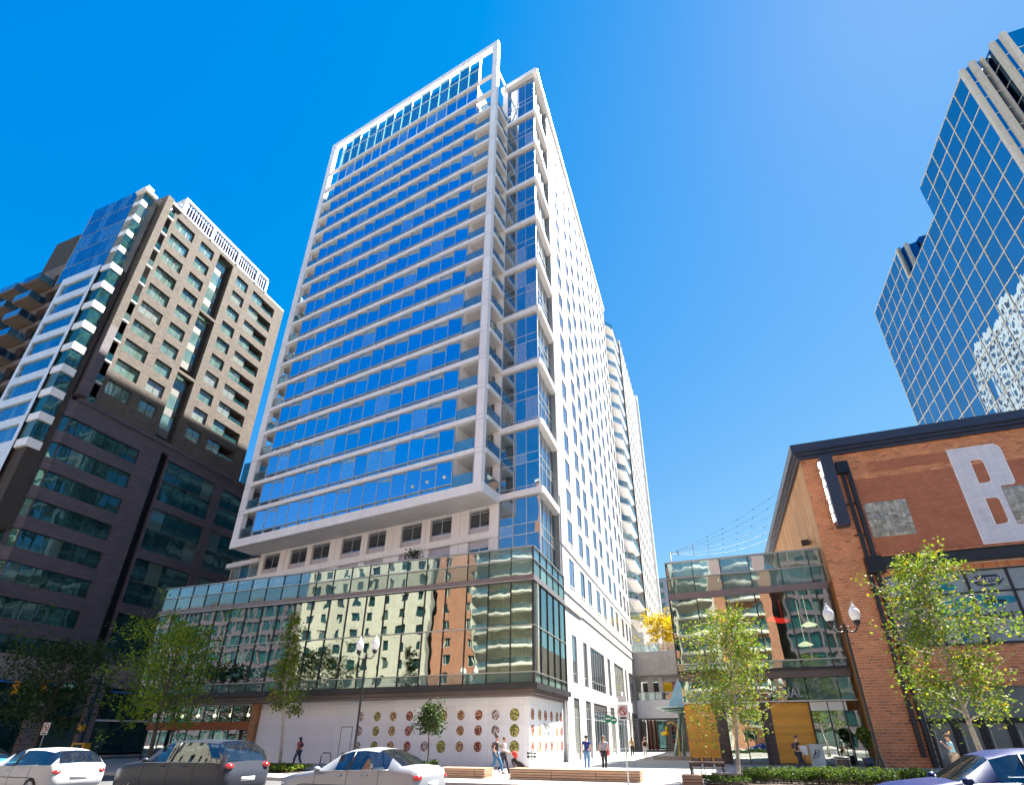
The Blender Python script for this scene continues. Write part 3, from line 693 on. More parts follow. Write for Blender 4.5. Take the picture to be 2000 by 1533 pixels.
# the rest as joined masonry, variation by island
def islandmat(name,stops,rough=.8,bmp=.3):
    m,t,out=newmat(name); p=t.nodes.new('ShaderNodeBsdfPrincipled'); t.links.new(p.outputs[0],out.inputs[0]); p.inputs['Roughness'].default_value=rough
    g=t.nodes.new('ShaderNodeNewGeometry'); c=ramp(t,g.outputs['Random Per Island'],stops)
    n=noise(t,pos(t),1.2,5); r=ramp(t,n,[(.3,(.8,.8,.8)),(.7,(1.1,1.1,1.1))]); c=mixc(t,1.0,c,r,'MULTIPLY')
    t.links.new(c,p.inputs['Base Color'])
    if bmp: t.links.new(bump(t,noise(t,pos(t),50,3),bmp,.01),p.inputs['Normal'])
    return m
M['bricks']=islandmat('brickwork',[(0,(.44,.14,.06)),(.15,(.62,.21,.085)),(.6,(.70,.25,.10)),(1,(.76,.31,.13))])
mb=MB()
for a,b,z0,z1 in units[290:]: mb.box(B,a,b,-.012-random.random()*.012,.03,z0,z1)
tag(mb.build('brickwork',M['bricks'],bb,fixn=False),kind='stuff')
bx('brick_return',M['brick'],bb,W0,25.2,XE,BB-.01,BB+.02,12,21.85)
M['rustwall']=panelmat('painted_brick_panel',(.52,.18,.09),'x',.4,.165,.02,.8,.75,.15,.08,.5,.12)
bx('painted_panel',M['rustwall'],bb,B,12.25,XE,-.02,.04,13.45,19.45)
bx('painted_panel',M['rustwall'],bb,B,13.5,18.6,-.016,.04,19.88,20.8)
# letter B with its counters and the glass block window cut in
M['bwhite']=panelmat('white_painted_brick','x' and (.80,.77,.82),'x',.4,.165,.018,.75,.85,.12,.1,.5,.06)
M['bedge']=mp('white_outline_paint',(.8,.78,.76),.7)
def arcpts(cx,cz,r,a0,a1,n=5): return [(cx+r*math.cos(R(a0+(a1-a0)*i/n)),cz+r*math.sin(R(a0+(a1-a0)*i/n))) for i in range(n+1)]
def Bshape(grow,y0,y1,mat,nm):
    g=grow
    outer=[(18.6-g,13.5-g)]+[(22.0+g,13.5-g)]+[(22.0+g,14.7)]+[(20.85,14.7),(20.85,17.55)]+arcpts(21.45,17.85,.3+g,-60,0,3)+arcpts(21.25,20.35,.52+g,0,90,5)+[(18.6-g,20.87+g)]
    c1=[(19.75+g,17.95+g)]+arcpts(20.2-g,18.2+g,.25,-90,0,4)+arcpts(20.2-g,19.5-g,.25,0,90,4)+[(19.75+g,19.75-g)]
    c2=[(19.72+g,14.8+g)]+arcpts(20.2-g,15.1+g,.25,-90,0,4)+arcpts(20.2-g,16.5-g,.25,0,90,4)+[(19.72+g,16.75-g)]
    cu=bpy.data.curves.new(nm,'CURVE'); cu.dimensions='2D'; cu.fill_mode='BOTH'; cu.extrude=(y1-y0)/2
    for pl in (outer,c1,c2):
        s=cu.splines.new('POLY'); s.points.add(len(pl)-1)
        for i,(x,z) in enumerate(pl): s.points[i].co=(x,z,0,1)
        s.use_cyclic_u=True
    o=bpy.data.objects.new(nm,cu); COL.objects.link(o); dg=bpy.context.evaluated_depsgraph_get(); m=bpy.data.meshes.new_from_object(o.evaluated_get(dg)); bpy.data.objects.remove(o)
    m.materials.clear(); m.materials.append(mat)
    return inst(nm,m,bb,(0,BB+(y0+y1)/2,0),(R(90),0,0))
Bshape(0,-.034,-.022,M['bedge'],'painted_letter_outline'); Bshape(-.09,-.040,-.034,M['bwhite'],'painted_letter')
text('painted_letter','ALLSTON',M['bwhite'],bb,(22.6,BB-.03,13.5),(R(90),0,0),10.2,.006,sx=.8)
# glass block windows
M['gblock']=mp('glass_block',(.52,.50,.40),.12,0,.35,3,rnd=.5,spec=.9,coat=.6)
for X0 in (12.42,20.87):
    bx('block_backing',M['mortar'],bb,B,X0,X0+2.7,-.03,.0,14.75,17.45)
    for i in range(10):
        for j in range(12):
            bx('glass_block',M['gblock'],bb,B,X0+.01+i*.27,X0+.26+i*.27,-.07,-.03,14.76+j*.225,14.96+j*.225,tilt=1.2)
# eaves
E1=[(8.6,0),(XE,0)]
M['eave']=mp('blue_black_eave',(.045,.05,.075),.35,.2,.1,2)
for z0,z1,e in ((21.75,22.0,.25),(22.0,22.25,.42),(22.25,22.95,.62)):
    mb=MB(); mb.prism([(BX0-e,BB-e),(XE,BB-e),(XE,70),(BX0-e,70)],z0,z1-.003); mb.build('eave',M['eave'],bb)
# cedar clad side gable wall above the box, one board at a time
bx('side_backing',M['cedar'],bb,W0,BX0+.05,BX0+.3,42,68,0,21.7)
y=41.9; k=0
bx('corner_strip',M['cedar'],bb,W0,BX0-.02,BX0+.05,41.03,41.9,12,21.74)
random.seed(11)
while y<66:
    wv_=.5; z=12.0
    while z<21.7:
        L_=random.uniform(1.5,4.5); z1=min(z+L_,21.72); bx('cedar_board',M['cedar'],bb,W0,BX0-.01-random.random()*.015,BX0+.05,y,y+wv_-.012,z,z1-.015); z=z1
    y+=wv_
# black down pipes, a solid bar for a pipe's shadow, and beams
mb=MB(); mb.box(B,11.35,12.15,-.45,.0,20.05,21.0); mb.build('pipe_hopper',M['black'],bb)
mb=MB(); mb.box(B,11.95,12.22,-.3,-.02,13.2,20.04); mb.build('pipe_and_shadow_bar',M['dark'],bb)
mb=MB(); mb.box(B,11.55,11.78,-.2,-.02,13.2,20.04); mb.build('pipe_and_shadow_bar',M['dark'],bb)  # narrower bar built where the pipe's shadow lies on the brick
bx('pipe_hopper',M['black'],bb,B,11.4,12.45,-.5,-.02,12.1,13.3)
bx('steel_beam',M['dark'],bb,B,12.46,XE,-.34,-.015,12.42,13.14)
for z in (12.38,13.14): bx('beam_flange',M['black'],bb,B,12.46,XE,-.4,-.015,z,z+.06)
for x in range(13,26,2): bx('beam_bolt',M['black'],bb,B,x,x+.08,-.37,-.33,12.7,12.78)
mb=MB(); mb.box(B,11.4,11.62,-.28,-.02,.6,12.1); mb.build('pipe_and_shadow_bar',M['dark'],bb)
mb=MB(); mb.box(B,11.84,12.1,-.33,-.02,.05,12.1); mb.build('pipe_and_shadow_bar',M['dark'],bb)
for z in (2.6,5.5,8.4,10.9,15,17.5): bx('pipe_bracket',M['black'],bb,B,11.3,12.2,-.08,-.01,z,z+.12)
# big windows with film
M['film']=mp('frosted_window_film',(.30,.36,.40),.15,0,.2,.6,spec=.8,coat=.5)
M['film2']=mp('grey_window_film',(.16,.175,.165),.2,0,.15,.6,spec=.7,coat=.4)
wx=[12.35,14.7,17.0,19.3,21.6,23.9,26.2,28.5,30.0]; wz=[7.1,10.38,11.9]
for i in range(8):
    for j in range(2): bx('window_pane',M['film'] if (i+j)%5 else M['film2'],bb,B,wx[i]+.05,wx[i+1]-.05,.22,.26,wz[j]+.05,wz[j+1]-.05,tilt=.2)
mb=MB()
for x in wx: mb.box(B,x-.06,x+.06,.1,.3,7.1,11.9)
for z in (7.14,10.38,11.86): mb.box(B,12.35,30,.12,.29,z-.05,z+.05)
mb.build('window_frame',M['dark'],bb)
bx('sill',M['dark'],bb,B,12.3,30,-.06,.2,7.02,7.1)
M['teal']=mp('teal_mural_print',(.0,.22,.30),.4,0,.3,1.5)
M['navy']=mp('navy_print',(.015,.03,.06),.4)
def blob(x,z,rx,rz,mat,seed,y=.205,nm='window_mural'):
    r2=random.Random(seed); n=18; pts=[]
    for q in range(n):
        a=2*math.pi*q/n; k=1+.28*math.sin(3*a+seed)+.12*r2.uniform(-1,1); pts.append((x+rx*k*math.cos(a),BB+y,z+rz*k*math.sin(a)))
    mb=MB(); mb.poly(pts,(0,.008,0)); mb.build(nm,mat,bb)
blob(18.1,9.75,1.0,.42,M['teal'],1); blob(18.0,9.75,.55,.2,M['navy'],2,.198); blob(15.6,9.4,.6,.5,M['teal'],4); blob(16.5,9.5,.45,.7,M['teal'],6); blob(15.9,7.9,.4,.55,M['teal'],8); blob(15.6,10.9,.7,.35,M['teal'],9)
hexp=[(17.25,BB+.2,11.15),(17.55,BB+.2,11.5),(18.7,BB+.2,11.5),(19.05,BB+.2,11.15),(18.7,BB+.2,10.8),(18.1,BB+.2,10.7),(17.55,BB+.2,10.8)]
mb=MB(); mb.poly(hexp,(0,.01,0)); mb.build('hexagon_decal',M['navy'],bb)
text('decal_lettering','BALLSTON',M['bwhite'],bb,(18.15,BB+.19,11.1),(R(90),0,0),.32,.003,'CENTER',.004); text('decal_lettering','QUARTER',M['bwhite'],bb,(18.15,BB+.19,10.87),(R(90),0,0),.2,.003,'CENTER',.003)
text('window_lettering','SMASH',M['black'],bb,(16.9,BB+.19,8.6),(R(90),0,0),.62,.004,bold=.012)
# street doors
dx=[12.25,13.7,15.1,16.5,17.9,19.3,20.7,22.1,23.5,24.9,26.3,27.7,29.1,30]
bx('door_head',M['black'],bb,B,12.25,30,.1,.35,2.5,2.75)
for i in range(13):
    bx('upper_pane',M['film2'],bb,B,dx[i]+.02,dx[i+1]-.02,.24,.27,2.76,4.54,tilt=.1)
    bx('door_pane',M['film2'],bb,B,dx[i]+.2,dx[i+1]-.2,.22,.25,.1,2.48,tilt=.3)
    mb=MB(); mb.box(B,dx[i]-.0,dx[i]+.19,.12,.3,0,2.5); mb.box(B,dx[i+1]-.19,dx[i+1]-.01,.12,.3,0,2.5); mb.build('door_stile',M['black'],bb)
    mb=MB(); mb.tube([(dx[i]+.27,BB+.04,.5),(dx[i]+.27,BB+.04,2.1)],.02,6); mb.build('door_handle',M['rail'],bb)
mb=MB(); mb.prism([(BX0+.4,BB+.55),(XE-.1,BB+.55),(XE-.1,69.5),(BX0+.4,69.5)],0,21.6); mb.build('interior_mass',M['room'],bb)
# vertical blade sign
bs=root('blade_sign','tall dark blade sign with white upright letters on the brick corner','sign',(10.2,40.3,15.6))
bx('sign_case',M['eave'],bs,W0,10.12,10.95,39.55,40.35,15.5,21.2)
bx('sign_bracket',M['black'],bs,W0,10.4,10.6,40.35,40.96,16.5,16.7); bx('sign_bracket',M['black'],bs,W0,10.4,10.6,40.35,40.96,20,20.2)
M['bulb']=mp('lit_white_letter',(.85,.85,.85),.4,emit=(1,1,1),es=.5)
for i,ch in enumerate('QUARTER'): text('sign_letter',ch,M['bulb'],bs,(10.10,40.3,20.35-i*.72),(R(90),0,R(-90)),.78,.06,bold=.02)
# floodlights on the cedar wall
for y,z in ((44.5,15.9),(46.5,15.2),(49,15.9)):
    r_=root('wall_floodlight',{44.5:'black floodlight on cedar wall nearest the brick corner',46.5:'middle black floodlight low on the cedar wall',49:'black floodlight farthest along the cedar wall'}[y],'floodlight',(8.9,y,z),'floodlights on the cedar wall')
    bx('lamp_body',M['black'],r_,Fr(8.75,y,-15),-.3,.25,-.3,.3,z,z+.32); bx('arm',M['black'],r_,W0,8.9,9.12,y-.04,y+.04,z+.1,z+.18)
# ------------------------------------------------------------------ dark brick apartment block on the left
lb=root('dark_brick_apartment_block','dark brown brick apartment block with white louvred crown and ribbon windows at its foot','building',(-70,40,0))
L=Fr(-62,0,90)     # x = world y, y inward = -x
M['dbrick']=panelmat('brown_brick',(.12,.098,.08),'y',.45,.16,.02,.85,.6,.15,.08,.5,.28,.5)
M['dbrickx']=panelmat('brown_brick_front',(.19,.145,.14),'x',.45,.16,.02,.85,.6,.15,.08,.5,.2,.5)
M['dlow']=panelmat('dark_base_brick',(.10,.082,.10),'y',.9,.3,.015,.7,.7,.15,.06,.5,.15,.3)
M['lglass']=glassmat('green_grey_glass',(.17,.27,.23),(.65,.85,.8),.34,.03,.5,curtain=(.35,.4,.36),cfrac=.2,inner=(.10,.17,.15))
M['lglassd']=glassmat('dark_teal_glass',(.008,.03,.035),(.30,.62,.62),.22,.05,.35,curtain=(.12,.18,.16),cfrac=.15,inner=(.02,.07,.07),graz=.25)
M['hole']=mp('recess_shade',(.05,.04,.035),.9)  # near-black colour carries the shade inside loggias, slots and recesses
zt=[68.1-3.13*k for k in range(10)]
hl=[]
for z in zt:
    hl+=[(29.4,32.2,z-1.85,z),(33.3,35.5,z-1.85,z),(39.85,42.0,z-1.85,z),(43.05,47.6,z-1.85,z)]
slots=[(57.6,68.9),(46.7,57.2),(36.2,46.3)]
for a,b in slots: hl.append((36.3,38.8,a,b))
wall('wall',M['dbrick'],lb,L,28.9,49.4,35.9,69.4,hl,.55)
for z in zt:
    window(lb,L,29.4,32.2,z-1.85,z,.3,M['dark'],M['lglass'],3,1,name='window'); window(lb,L,33.3,35.5,z-1.85,z,.3,M['dark'],M['lglass'],2,1,name='window')
    window(lb,L,39.85,42.0,z-1.85,z,.3,M['dark'],M['lglass'],2,1,name='window'); window(lb,L,43.05,45.2,z-1.85,z,.3,M['dark'],M['lglass'],2,1,name='window')
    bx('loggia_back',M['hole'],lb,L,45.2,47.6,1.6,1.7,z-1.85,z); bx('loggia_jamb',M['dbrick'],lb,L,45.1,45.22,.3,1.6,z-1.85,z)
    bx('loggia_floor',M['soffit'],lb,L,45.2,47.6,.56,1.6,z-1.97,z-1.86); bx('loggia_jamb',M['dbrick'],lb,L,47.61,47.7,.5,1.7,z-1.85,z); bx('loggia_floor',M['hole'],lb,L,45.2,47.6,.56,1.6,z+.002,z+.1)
    bx('loggia_rail',M['lglassd'],lb,L,45.25,47.55,.2,.23,z-1.85,z-1.2)
M['slotp']=mp('dull_slot_panel',(.12,.12,.115),.6)
for a,b in slots:
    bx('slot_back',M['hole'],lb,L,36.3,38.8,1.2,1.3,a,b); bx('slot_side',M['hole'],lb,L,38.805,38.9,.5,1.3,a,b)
    z=b
    k=0
    while z-1.85>a:
        bx('slot_window',M['lglass'],lb,L,36.35,38.25,.85,.9,z-2.0,z,tilt=.2); bx('slot_panel',M['slotp'],lb,L,36.35,38.25,.83,.9,max(z-3.1,a),z-2.02); z-=3.13
mb=MB(); mb.prism([(-62.0,28.95),(-62,49.4),(-84,49.4),(-84,28.95)],69.4,69.7); mb.build('roof',M['greyp'],lb)
bx('wall_end',M['dbrickx'],lb,W0,-84,-62.02,49.35,49.42,36,69.4)
M['crownback2']=mp('slate_blue_louvre',(.10,.13,.24),.5)
# louvred crown
bx('crown_rail',M['white'],lb,L,29.5,45.0,-.1,.25,72.1,72.5); bx('crown_rail',M['white'],lb,L,29.5,45.0,-.05,.2,69.45,69.6)
for x in (29.5,34.2,38.9,42.7,44.75): bx('crown_post',M['white'],lb,L,x,x+.35,-.12,.27,69.6,72.1)
mb=MB()
for x in np.arange(30.0,44.7,.42): mb.box(L,x,x+.13,0,.14,69.6,72.1)
tag(mb.build('louvre_slats',M['crownback2'],lb),kind='stuff')
M['crownback']=mp('blue_grey_plant_screen',(.04,.07,.22),.6)
bx('plant_screen',M['crownback'],lb,L,29.8,44.8,.5,.6,69.6,72.0); bx('crown_rail',M['white'],lb,W0,-75,-62.2,29.55,29.8,72.1,72.5)
for x in range(-74,-62,1): bx('crown_slat',M['alu'],lb,W0,x,x+.12,29.6,29.7,69.6,72.1)
# fin and balcony slots
bx('brick_fin',M['dbrick'],lb,L,27.1,27.95,-.7,3.0,46.1,69.5)
bx('brick_fin',M['dlow'],lb,L,27.1,27.95,-.7,3.0,36,46.1)
for k in range(11):
    z=67.0-3.13*k
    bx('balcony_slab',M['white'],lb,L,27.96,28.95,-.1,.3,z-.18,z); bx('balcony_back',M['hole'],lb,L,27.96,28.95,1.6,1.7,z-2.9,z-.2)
    bx('balcony_rail',M['lglassd'],lb,L,27.96,28.9,-.08,-.05,z,z+1.0)
    bx('recess_wall',M['dbrickx'],lb,W0,-63.9,-62.8,26.4,27.1,z-1.2,z-.1); bx('recess_back',M['hole'],lb,W0,-64.0,-62.75,26.9,27.09,z-3,z-1.2)
bx('roof_beam',M['greyp'],lb,L,27.9,29.6,-.3,.5,69.2,69.6)
mb=MB(); mb.prism([(-63.6,27.0),(-63.6,28.9),(-84,28.9),(-84,27.0)],36,69); mb.build('core',M['hole'],lb)
bx('side_return',M['dbrick'],lb,W0,-62.9,-62.8,26.3,27.1,36,68.0)
# blue and white glazed block
BLF=Fr(0,24.9,0)
M['bluewhite']=panelmat('pale_blue_white_panel',(.66,.72,.80),'x',1.1,.55,.015,.4,.7,.05,.03,.5,.04,.2)
M['ggx']=glassmat('blue_curtain_glass',(.01,.04,.08),(.35,.62,.80),.5,.02,.5,curtain=(.1,.25,.35),cfrac=.3)
zw=[53.4-3.13*k for k in range(8)]
hb=[(-70.4,-64.55,z-2.1,z) for z in zw]
wall('panel_wall',M['bluewhite'],lb,BLF,-71.0,-63.95,24,54.6,hb,.3)
for z in zw:
    for i in range(5): x=-70.4+i*1.17; bx('pane',M['ggx'],lb,BLF,x+.03,x+1.14,.2,.23,z-2.1,z,tilt=.3)
    bx('slab_end',M['white'],lb,W0,-63.95,-62.05,25.0,26.3,z-3.03,z-2.1) ; bx('corner_pane',M['lglassd'],lb,W0,-62.2,-62.15,25.05,26.25,z-2.08,z-.0,tilt=.2); bx('corner_pane',M['lglassd'],lb,W0,-63.9,-62.2,25.1,25.13,z-2.08,z,tilt=.2)
bx('slab_end',M['white'],lb,W0,-63.95,-62.05,25.0,26.3,53.5,54.4)
for k in range(5):
    z=56.9+2.9*k
    for i in range(6): x=-72.8+i*1.47; bx('pane',M['ggx'],lb,BLF,x+.03,x+1.44,.2,.23,z-2.35,z+.4,tilt=.3)
    bx('slab_end',M['white'],lb,W0,-63.9,-62.4,25.1,25.9,z-.05,z+.75); bx('corner_pane',M['lglassd'],lb,W0,-62.5,-62.45,25.1,26.2,z-2.1,z-.05,tilt=.2)
mb=MB(); mb.prism([(-73,25.12),(-64,25.12),(-62.5,25.2),(-62.6,26.9),(-73,26.9)],54.5,68.0); mb.build('glass_core',M['room'],lb)
mb=MB(); mb.prism([(-71,25.25),(-63.9,25.25),(-62.3,25.3),(-62.3,26.9),(-71,26.9)],20,54.5); mb.build('glass_core',M['hole'],lb)
bx('roof_edge',M['white'],lb,W0,-64,-62.0,24.8,26.4,67.9,68.3)
# left brick wing with stacked balconies
LW=Fr(0,26.0,0)
hw=[]
for k in range(18):
    z=58.5-3.13*k
    for x in (-76.5,-81.5,-86.5,-91.5,-96.5,-101.5): hw.append((x,x+2.6,z-2.3,z))
wall('wing_wall',M['dbrickx'],lb,LW,-105,-73.1,1,60.5,hw,.8)
for a,b,c,d in hw: bx('window',M['ggx'],lb,LW,a,b,.6,.64,c,d,tilt=.2)
M['tansoffit']=mp('tan_balcony_soffit',(.11,.085,.07),.7)
for k in range(9):
    z=58.4-3.13*k
    for j,x in enumerate((-79.0,-84.0,-89.0,-94.0,-99.0)):
        if (j+k)%2==0 and k<3 and j==0: pass
        bx('balcony',M['tansoffit'],lb,LW,x,x+3.3,-1.7,-.01,z-2.55,z-2.3)
        bx('balcony_rail',M['ggx'],lb,LW,x,x+3.3,-1.7,-1.66,z-2.3,z-1.3,tilt=.2); bx('balcony_rail',M['ggx'],lb,LW,x+3.26,x+3.3,-1.62,-.05,z-2.3,z-1.3)
mb=MB(); mb.prism([(-105,26.9),(-73.1,26.9),(-73.1,48),(-105,48)],1,60.4); mb.build('wing_mass',M['hole'],lb)
# lower block
hz=[(27.6,35.35,33.4-3.27*k-1.9,33.4-3.27*k) for k in range(8)]
hz+=[(38.95,46.1,28.5,34.0),(38.95,46.1,22.1,27.4),(38.95,46.1,15.6,20.95),(38.95,46.1,10.2,14.5),(47.3,54.5,28.5,33.8),(47.3,54.5,22.1,27.4),(47.3,54.5,15.6,20.95),(47.3,54.5,10.2,14.5),(37.75,38.75,1,34.6)]
wall('base_wall',M['dlow'],lb,L,27.6,75,8.8,35.5,hz,.4)
CHF=Fr(-62.55,26.75,57.5)   # chamfer
wall('base_wall',M['dlow'],lb,CHF,0,1.0,8.8,35.5,[(0,1.0,h[2],h[3]) for h in hz[:8]],.4)
FRT=Fr(0,26.75,0)
wall('base_wall',M['dlow'],lb,FRT,-100,-62.56,8.8,35.5,[(-100,-62.56,h[2],h[3]) for h in hz[:8]],.4)
for k in range(8):
    a,b=33.4-3.27*k-1.9,33.4-3.27*k
    for i in range(6): x=27.6+i*1.29; bx('ribbon_pane',M['lglassd'],lb,L,x+.03,x+1.26,.25,.28,a,b,tilt=.35)
    bx('ribbon_pane',M['lglassd'],lb,CHF,0.02,.98,.25,.28,a,b,tilt=.3)
    for i in range(8): x=-62.6-i*1.3; bx('ribbon_pane',M['lglassd'],lb,FRT,x-1.27,x-.03,.25,.28,a,b,tilt=.35)
    bx('ribbon_sill',M['tansoffit'],lb,L,27.6,35.35,.1,.24,a,a+.06)
for h in hz[8:16]:
    W_=h[1]-h[0]; H_=h[3]-h[2]
    for i in range(4):
        for j in range(2):
            bx('large_pane',M['lglassd'],lb,L,h[0]+i*W_/4+.03,h[0]+(i+1)*W_/4-.03,.25,.28,h[2]+j*H_/2+.04,h[2]+(j+1)*H_/2-.04,tilt=.35)
    bx('window_rail',M['tansoffit'],lb,L,h[0],h[1],.15,.25,h[2]+H_/2-.04,h[2]+H_/2+.05)
bx('channel_back',M['black'],lb,L,37.7,38.8,.8,.9,1,34.6)
bx('cornice',M['dlow'],lb,L,27.5,75,-.25,.3,35.5,35.95); bx('cornice',M['dlow'],lb,FRT,-100,-62.3,-.2,.3,35.5,35.95)
mb=MB(); mb.prism([(-62.75,28),(-62.75,75),(-85,75),(-85,28)],35.2,35.6); mb.build('setback_roof',M['greyp'],lb)
M['tanstone']=panelmat('tan_stone_band',(.30,.24,.23),'y',2.2,.5,.03,.8,.6,.12,.1,.5,.1)
bx('stone_band',M['tanstone'],lb,L,26.6,75,-.3,.3,6.6,8.8); bx('stone_band',M['tanstone'],lb,W0,-110,-61.72,26.3,26.75,6.6,8.8)
bx('blue_light_strip',mp('blue_canopy_edge',(.03,.18,.55),.4),lb,L,26.7,37,-.5,-.3,6.3,6.5); bx('blue_light_strip',bpy.data.materials['blue_canopy_edge'],lb,L,40.4,54,-.5,-.3,6.1,6.3)
for x in (26.8,34.0,38.9,47.5,56,65):
    for k in range(12): bx('pier_course',M['tanstone'],lb,L,x,x+1.2,-.25,.3,.02+k*.55,.53+k*.55)
for x in np.arange(28,74,2.0):
    bx('shop_pane',M['lglassd'],lb,L,x+.03,x+1.97,.3,.33,.2,3.2,tilt=.3); bx('shop_pane',M['lglassd'],lb,L,x+.03,x+1.97,.3,.33,3.5,6.55,tilt=.3)
bx('shop_band',M['white'],lb,L,40.2,56,-.1,.28,3.25,3.45)
mb=MB(); mb.prism([(-62.95,27.3),(-62.95,74.9),(-99,74.9),(-99,27.3)],0,35.2); mb.build('base_mass',M['hole'],lb)
# a dark glass block and a cream one beyond
fb=root('teal_glass_block','dark teal glass block standing between the brick block and the white tower','building',(-66,95,0))
mb=MB(); mb.box(W0,-100,-61,80,110,0,62); mb.build('wall',M['lglassd'],fb)
mb=MB()
for z in np.arange(3,62,3.3): mb.box(W0,-60.99,-60.9,80,110,z,z+.3)
for y in np.arange(80,110,3): mb.box(W0,-60.99,-60.92,y,y+.1,0,62)
mb.build('mullions',M['dark'],fb)
# lime/cream far gap building
# ------------------------------------------------------------------ mirrored office tower on the right
st=root('mirror_glass_office_tower','blue mirror glass office tower with cream grid lines and cream corner pilasters','tower',(60,85,0))
K=Fr(50,116.5,-90)     # x runs towards the viewer (world -y), y inward = +x
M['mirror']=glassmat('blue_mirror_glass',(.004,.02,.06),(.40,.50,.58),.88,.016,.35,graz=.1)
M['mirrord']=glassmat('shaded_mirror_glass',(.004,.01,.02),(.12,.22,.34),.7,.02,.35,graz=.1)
M['creamgrid']=mp('cream_mullion',(.82,.72,.58),.5,0,.06,1)
M['creampil']=panelmat('cream_pilaster','x' and (.78,.64,.50),'xy',6,4.04,.04,.6,.6,.08,.06)
cw=52.5/16; ch=4.04; TOPZ=95.6
cells=[]
for i in range(16):
    x0=i*cw; yb=116.5-x0-cw/2
    top=TOPZ
    if 83.2<yb<98: top=TOPZ-2*ch
    nr=int(round((top-0)/ch))
    for j in range(nr):
        z1=top-j*ch; z0=max(z1-ch,0.02)
        if z1>0.5: cells.append((x0,x0+cw,z0,z1))
cells.sort(key=lambda c:-c[3])
for c in cells[:290]: bx('pane',M['mirror'],st,K,c[0]+.05,c[1]-.05,.0,.05,c[2]+.05,c[3]-.05,tilt=.3)
mb=MB()
for c in cells[290:]: mb.box(K,c[0]+.05,c[1]-.05,.0,.05,c[2]+.05,c[3]-.05)
tag(mb.build('lower_panes',M['mirror'],st),kind='stuff')
for i in range(17):
    x=i*cw; yb=116.5-x; top=TOPZ-2*ch if 83.2<yb<97.9 else TOPZ
    bx('vertical_mullion',M['creamgrid'],st,K,x-.07,x+.07,-.08,.07,0,top)
for j in range(24):
    z=TOPZ-j*ch
    if z<0: break
    if j<2:
        bx('horizontal_mullion',M['creamgrid'],st,K,0,18.5,-.07,.07,z-.07,z+.07); bx('horizontal_mullion',M['creamgrid'],st,K,33.3,52.5,-.07,.07,z-.07,z+.07)
    else: bx('horizontal_mullion',M['creamgrid'],st,K,0,52.5,-.07,.07,z-.07,z+.07)
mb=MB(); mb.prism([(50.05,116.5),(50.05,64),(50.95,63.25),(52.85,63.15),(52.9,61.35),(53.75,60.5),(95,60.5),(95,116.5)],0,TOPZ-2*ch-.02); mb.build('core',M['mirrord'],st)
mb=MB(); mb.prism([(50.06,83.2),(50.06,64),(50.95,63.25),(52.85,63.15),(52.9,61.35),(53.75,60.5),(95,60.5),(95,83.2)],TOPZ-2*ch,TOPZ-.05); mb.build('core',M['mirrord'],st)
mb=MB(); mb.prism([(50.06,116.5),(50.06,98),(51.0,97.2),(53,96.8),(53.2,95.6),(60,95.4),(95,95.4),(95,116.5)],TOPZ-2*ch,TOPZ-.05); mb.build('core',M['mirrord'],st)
def seg_wall(p,q,zb,ztop,mat=M['mirror'],pil=False,cnt=1):
    ang=math.degrees(math.atan2(q[1]-p[1],q[0]-p[0])); f=Fr(p[0],p[1],ang); Ln=math.hypot(q[0]-p[0],q[1]-p[1]); z=ztop
    while z>zb:
        z0=max(z-ch,zb); n=max(1,round(Ln/cw))
        for i in range(n): bx('corner_pane',mat,st,f,i*Ln/n+.03,(i+1)*Ln/n-.03,-.12,-.06,z0+.05,z-.05,tilt=.12)
        bx('horizontal_mullion',M['creamgrid'],st,f,0,Ln,-.16,-.05,z0-.06,z0+.06); z=z0
    return f,Ln
P=[(50,64.0),(50.9,63.25),(52.8,63.15),(52.84,61.3),(53.7,60.45),(72,60.4)]
for a,b in zip(P,P[1:]):
    m_=M['mirrord'] if a==(52.8,63.15) or a==(50.9,63.25) and False else M['mirror']
    seg_wall(a,b,TOPZ-14*ch,TOPZ,m_)
for x,y in ((50.0,63.95),(50.95,63.15),(52.84,61.3),(53.7,60.4),(52.2,63.0)):
    w_=.33 if x!=52.2 else .18
    bx('pilaster',M['creampil'],st,W0,x-w_-.05,x+w_-.05,y-w_-.1,y+w_-.1,0,TOPZ+.1)
for x,y in ((50.0,97.9),(51.2,96.9)): bx('pilaster',M['creampil'],st,W0,x-.3,x+.3,y-.4,y+.2,TOPZ-2*ch,TOPZ+.1)
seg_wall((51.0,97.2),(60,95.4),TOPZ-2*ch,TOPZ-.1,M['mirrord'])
# ------------------------------------------------------------------ bridge, terrace and far passage of the alley
br=root('alley_footbridge','pale concrete bridge block with glass balustrade spanning the alley','bridge',(-7,82,9.9))
bx('parapet',M['concrete'],br,W0,-11.0,-2.4,80,80.3,9.95,13.3); bx('deck',M['concrete'],br,W0,-11.0,-2.4,80.3,90,9.9,10.3)
for i in range(6): bx('balustrade_pane',M['railglass'],br,W0,-10.95+i*1.4,-9.6+i*1.4,80.1,80.13,13.35,14.35,tilt=.3); bx('post',M['rail'],br,W0,-11.0+i*1.4,-10.94+i*1.4,80.08,80.16,13.3,14.4)
bx('handrail',M['rail'],br,W0,-11,-2.5,80.06,80.18,14.4,14.46)
lv=root('arcade_balcony','white arcade balcony with glass rail and shaded shopping passage beneath','arcade',(-7,84,0))
bx('balcony_front',M['white'],lv,W0,-10.9,-2.2,80.6,80.9,4.2,6.6); bx('deck',M['soffit'],lv,W0,-10.9,-2.2,80.9,92,4.2,4.5)
for i in range(6): bx('rail_pane',M['railglass'],lv,W0,-10.85+i*1.4,-9.5+i*1.4,80.7,80.73,6.65,7.6,tilt=.3)
bx('handrail',M['rail'],lv,W0,-10.9,-2.3,80.66,80.78,7.62,7.68)
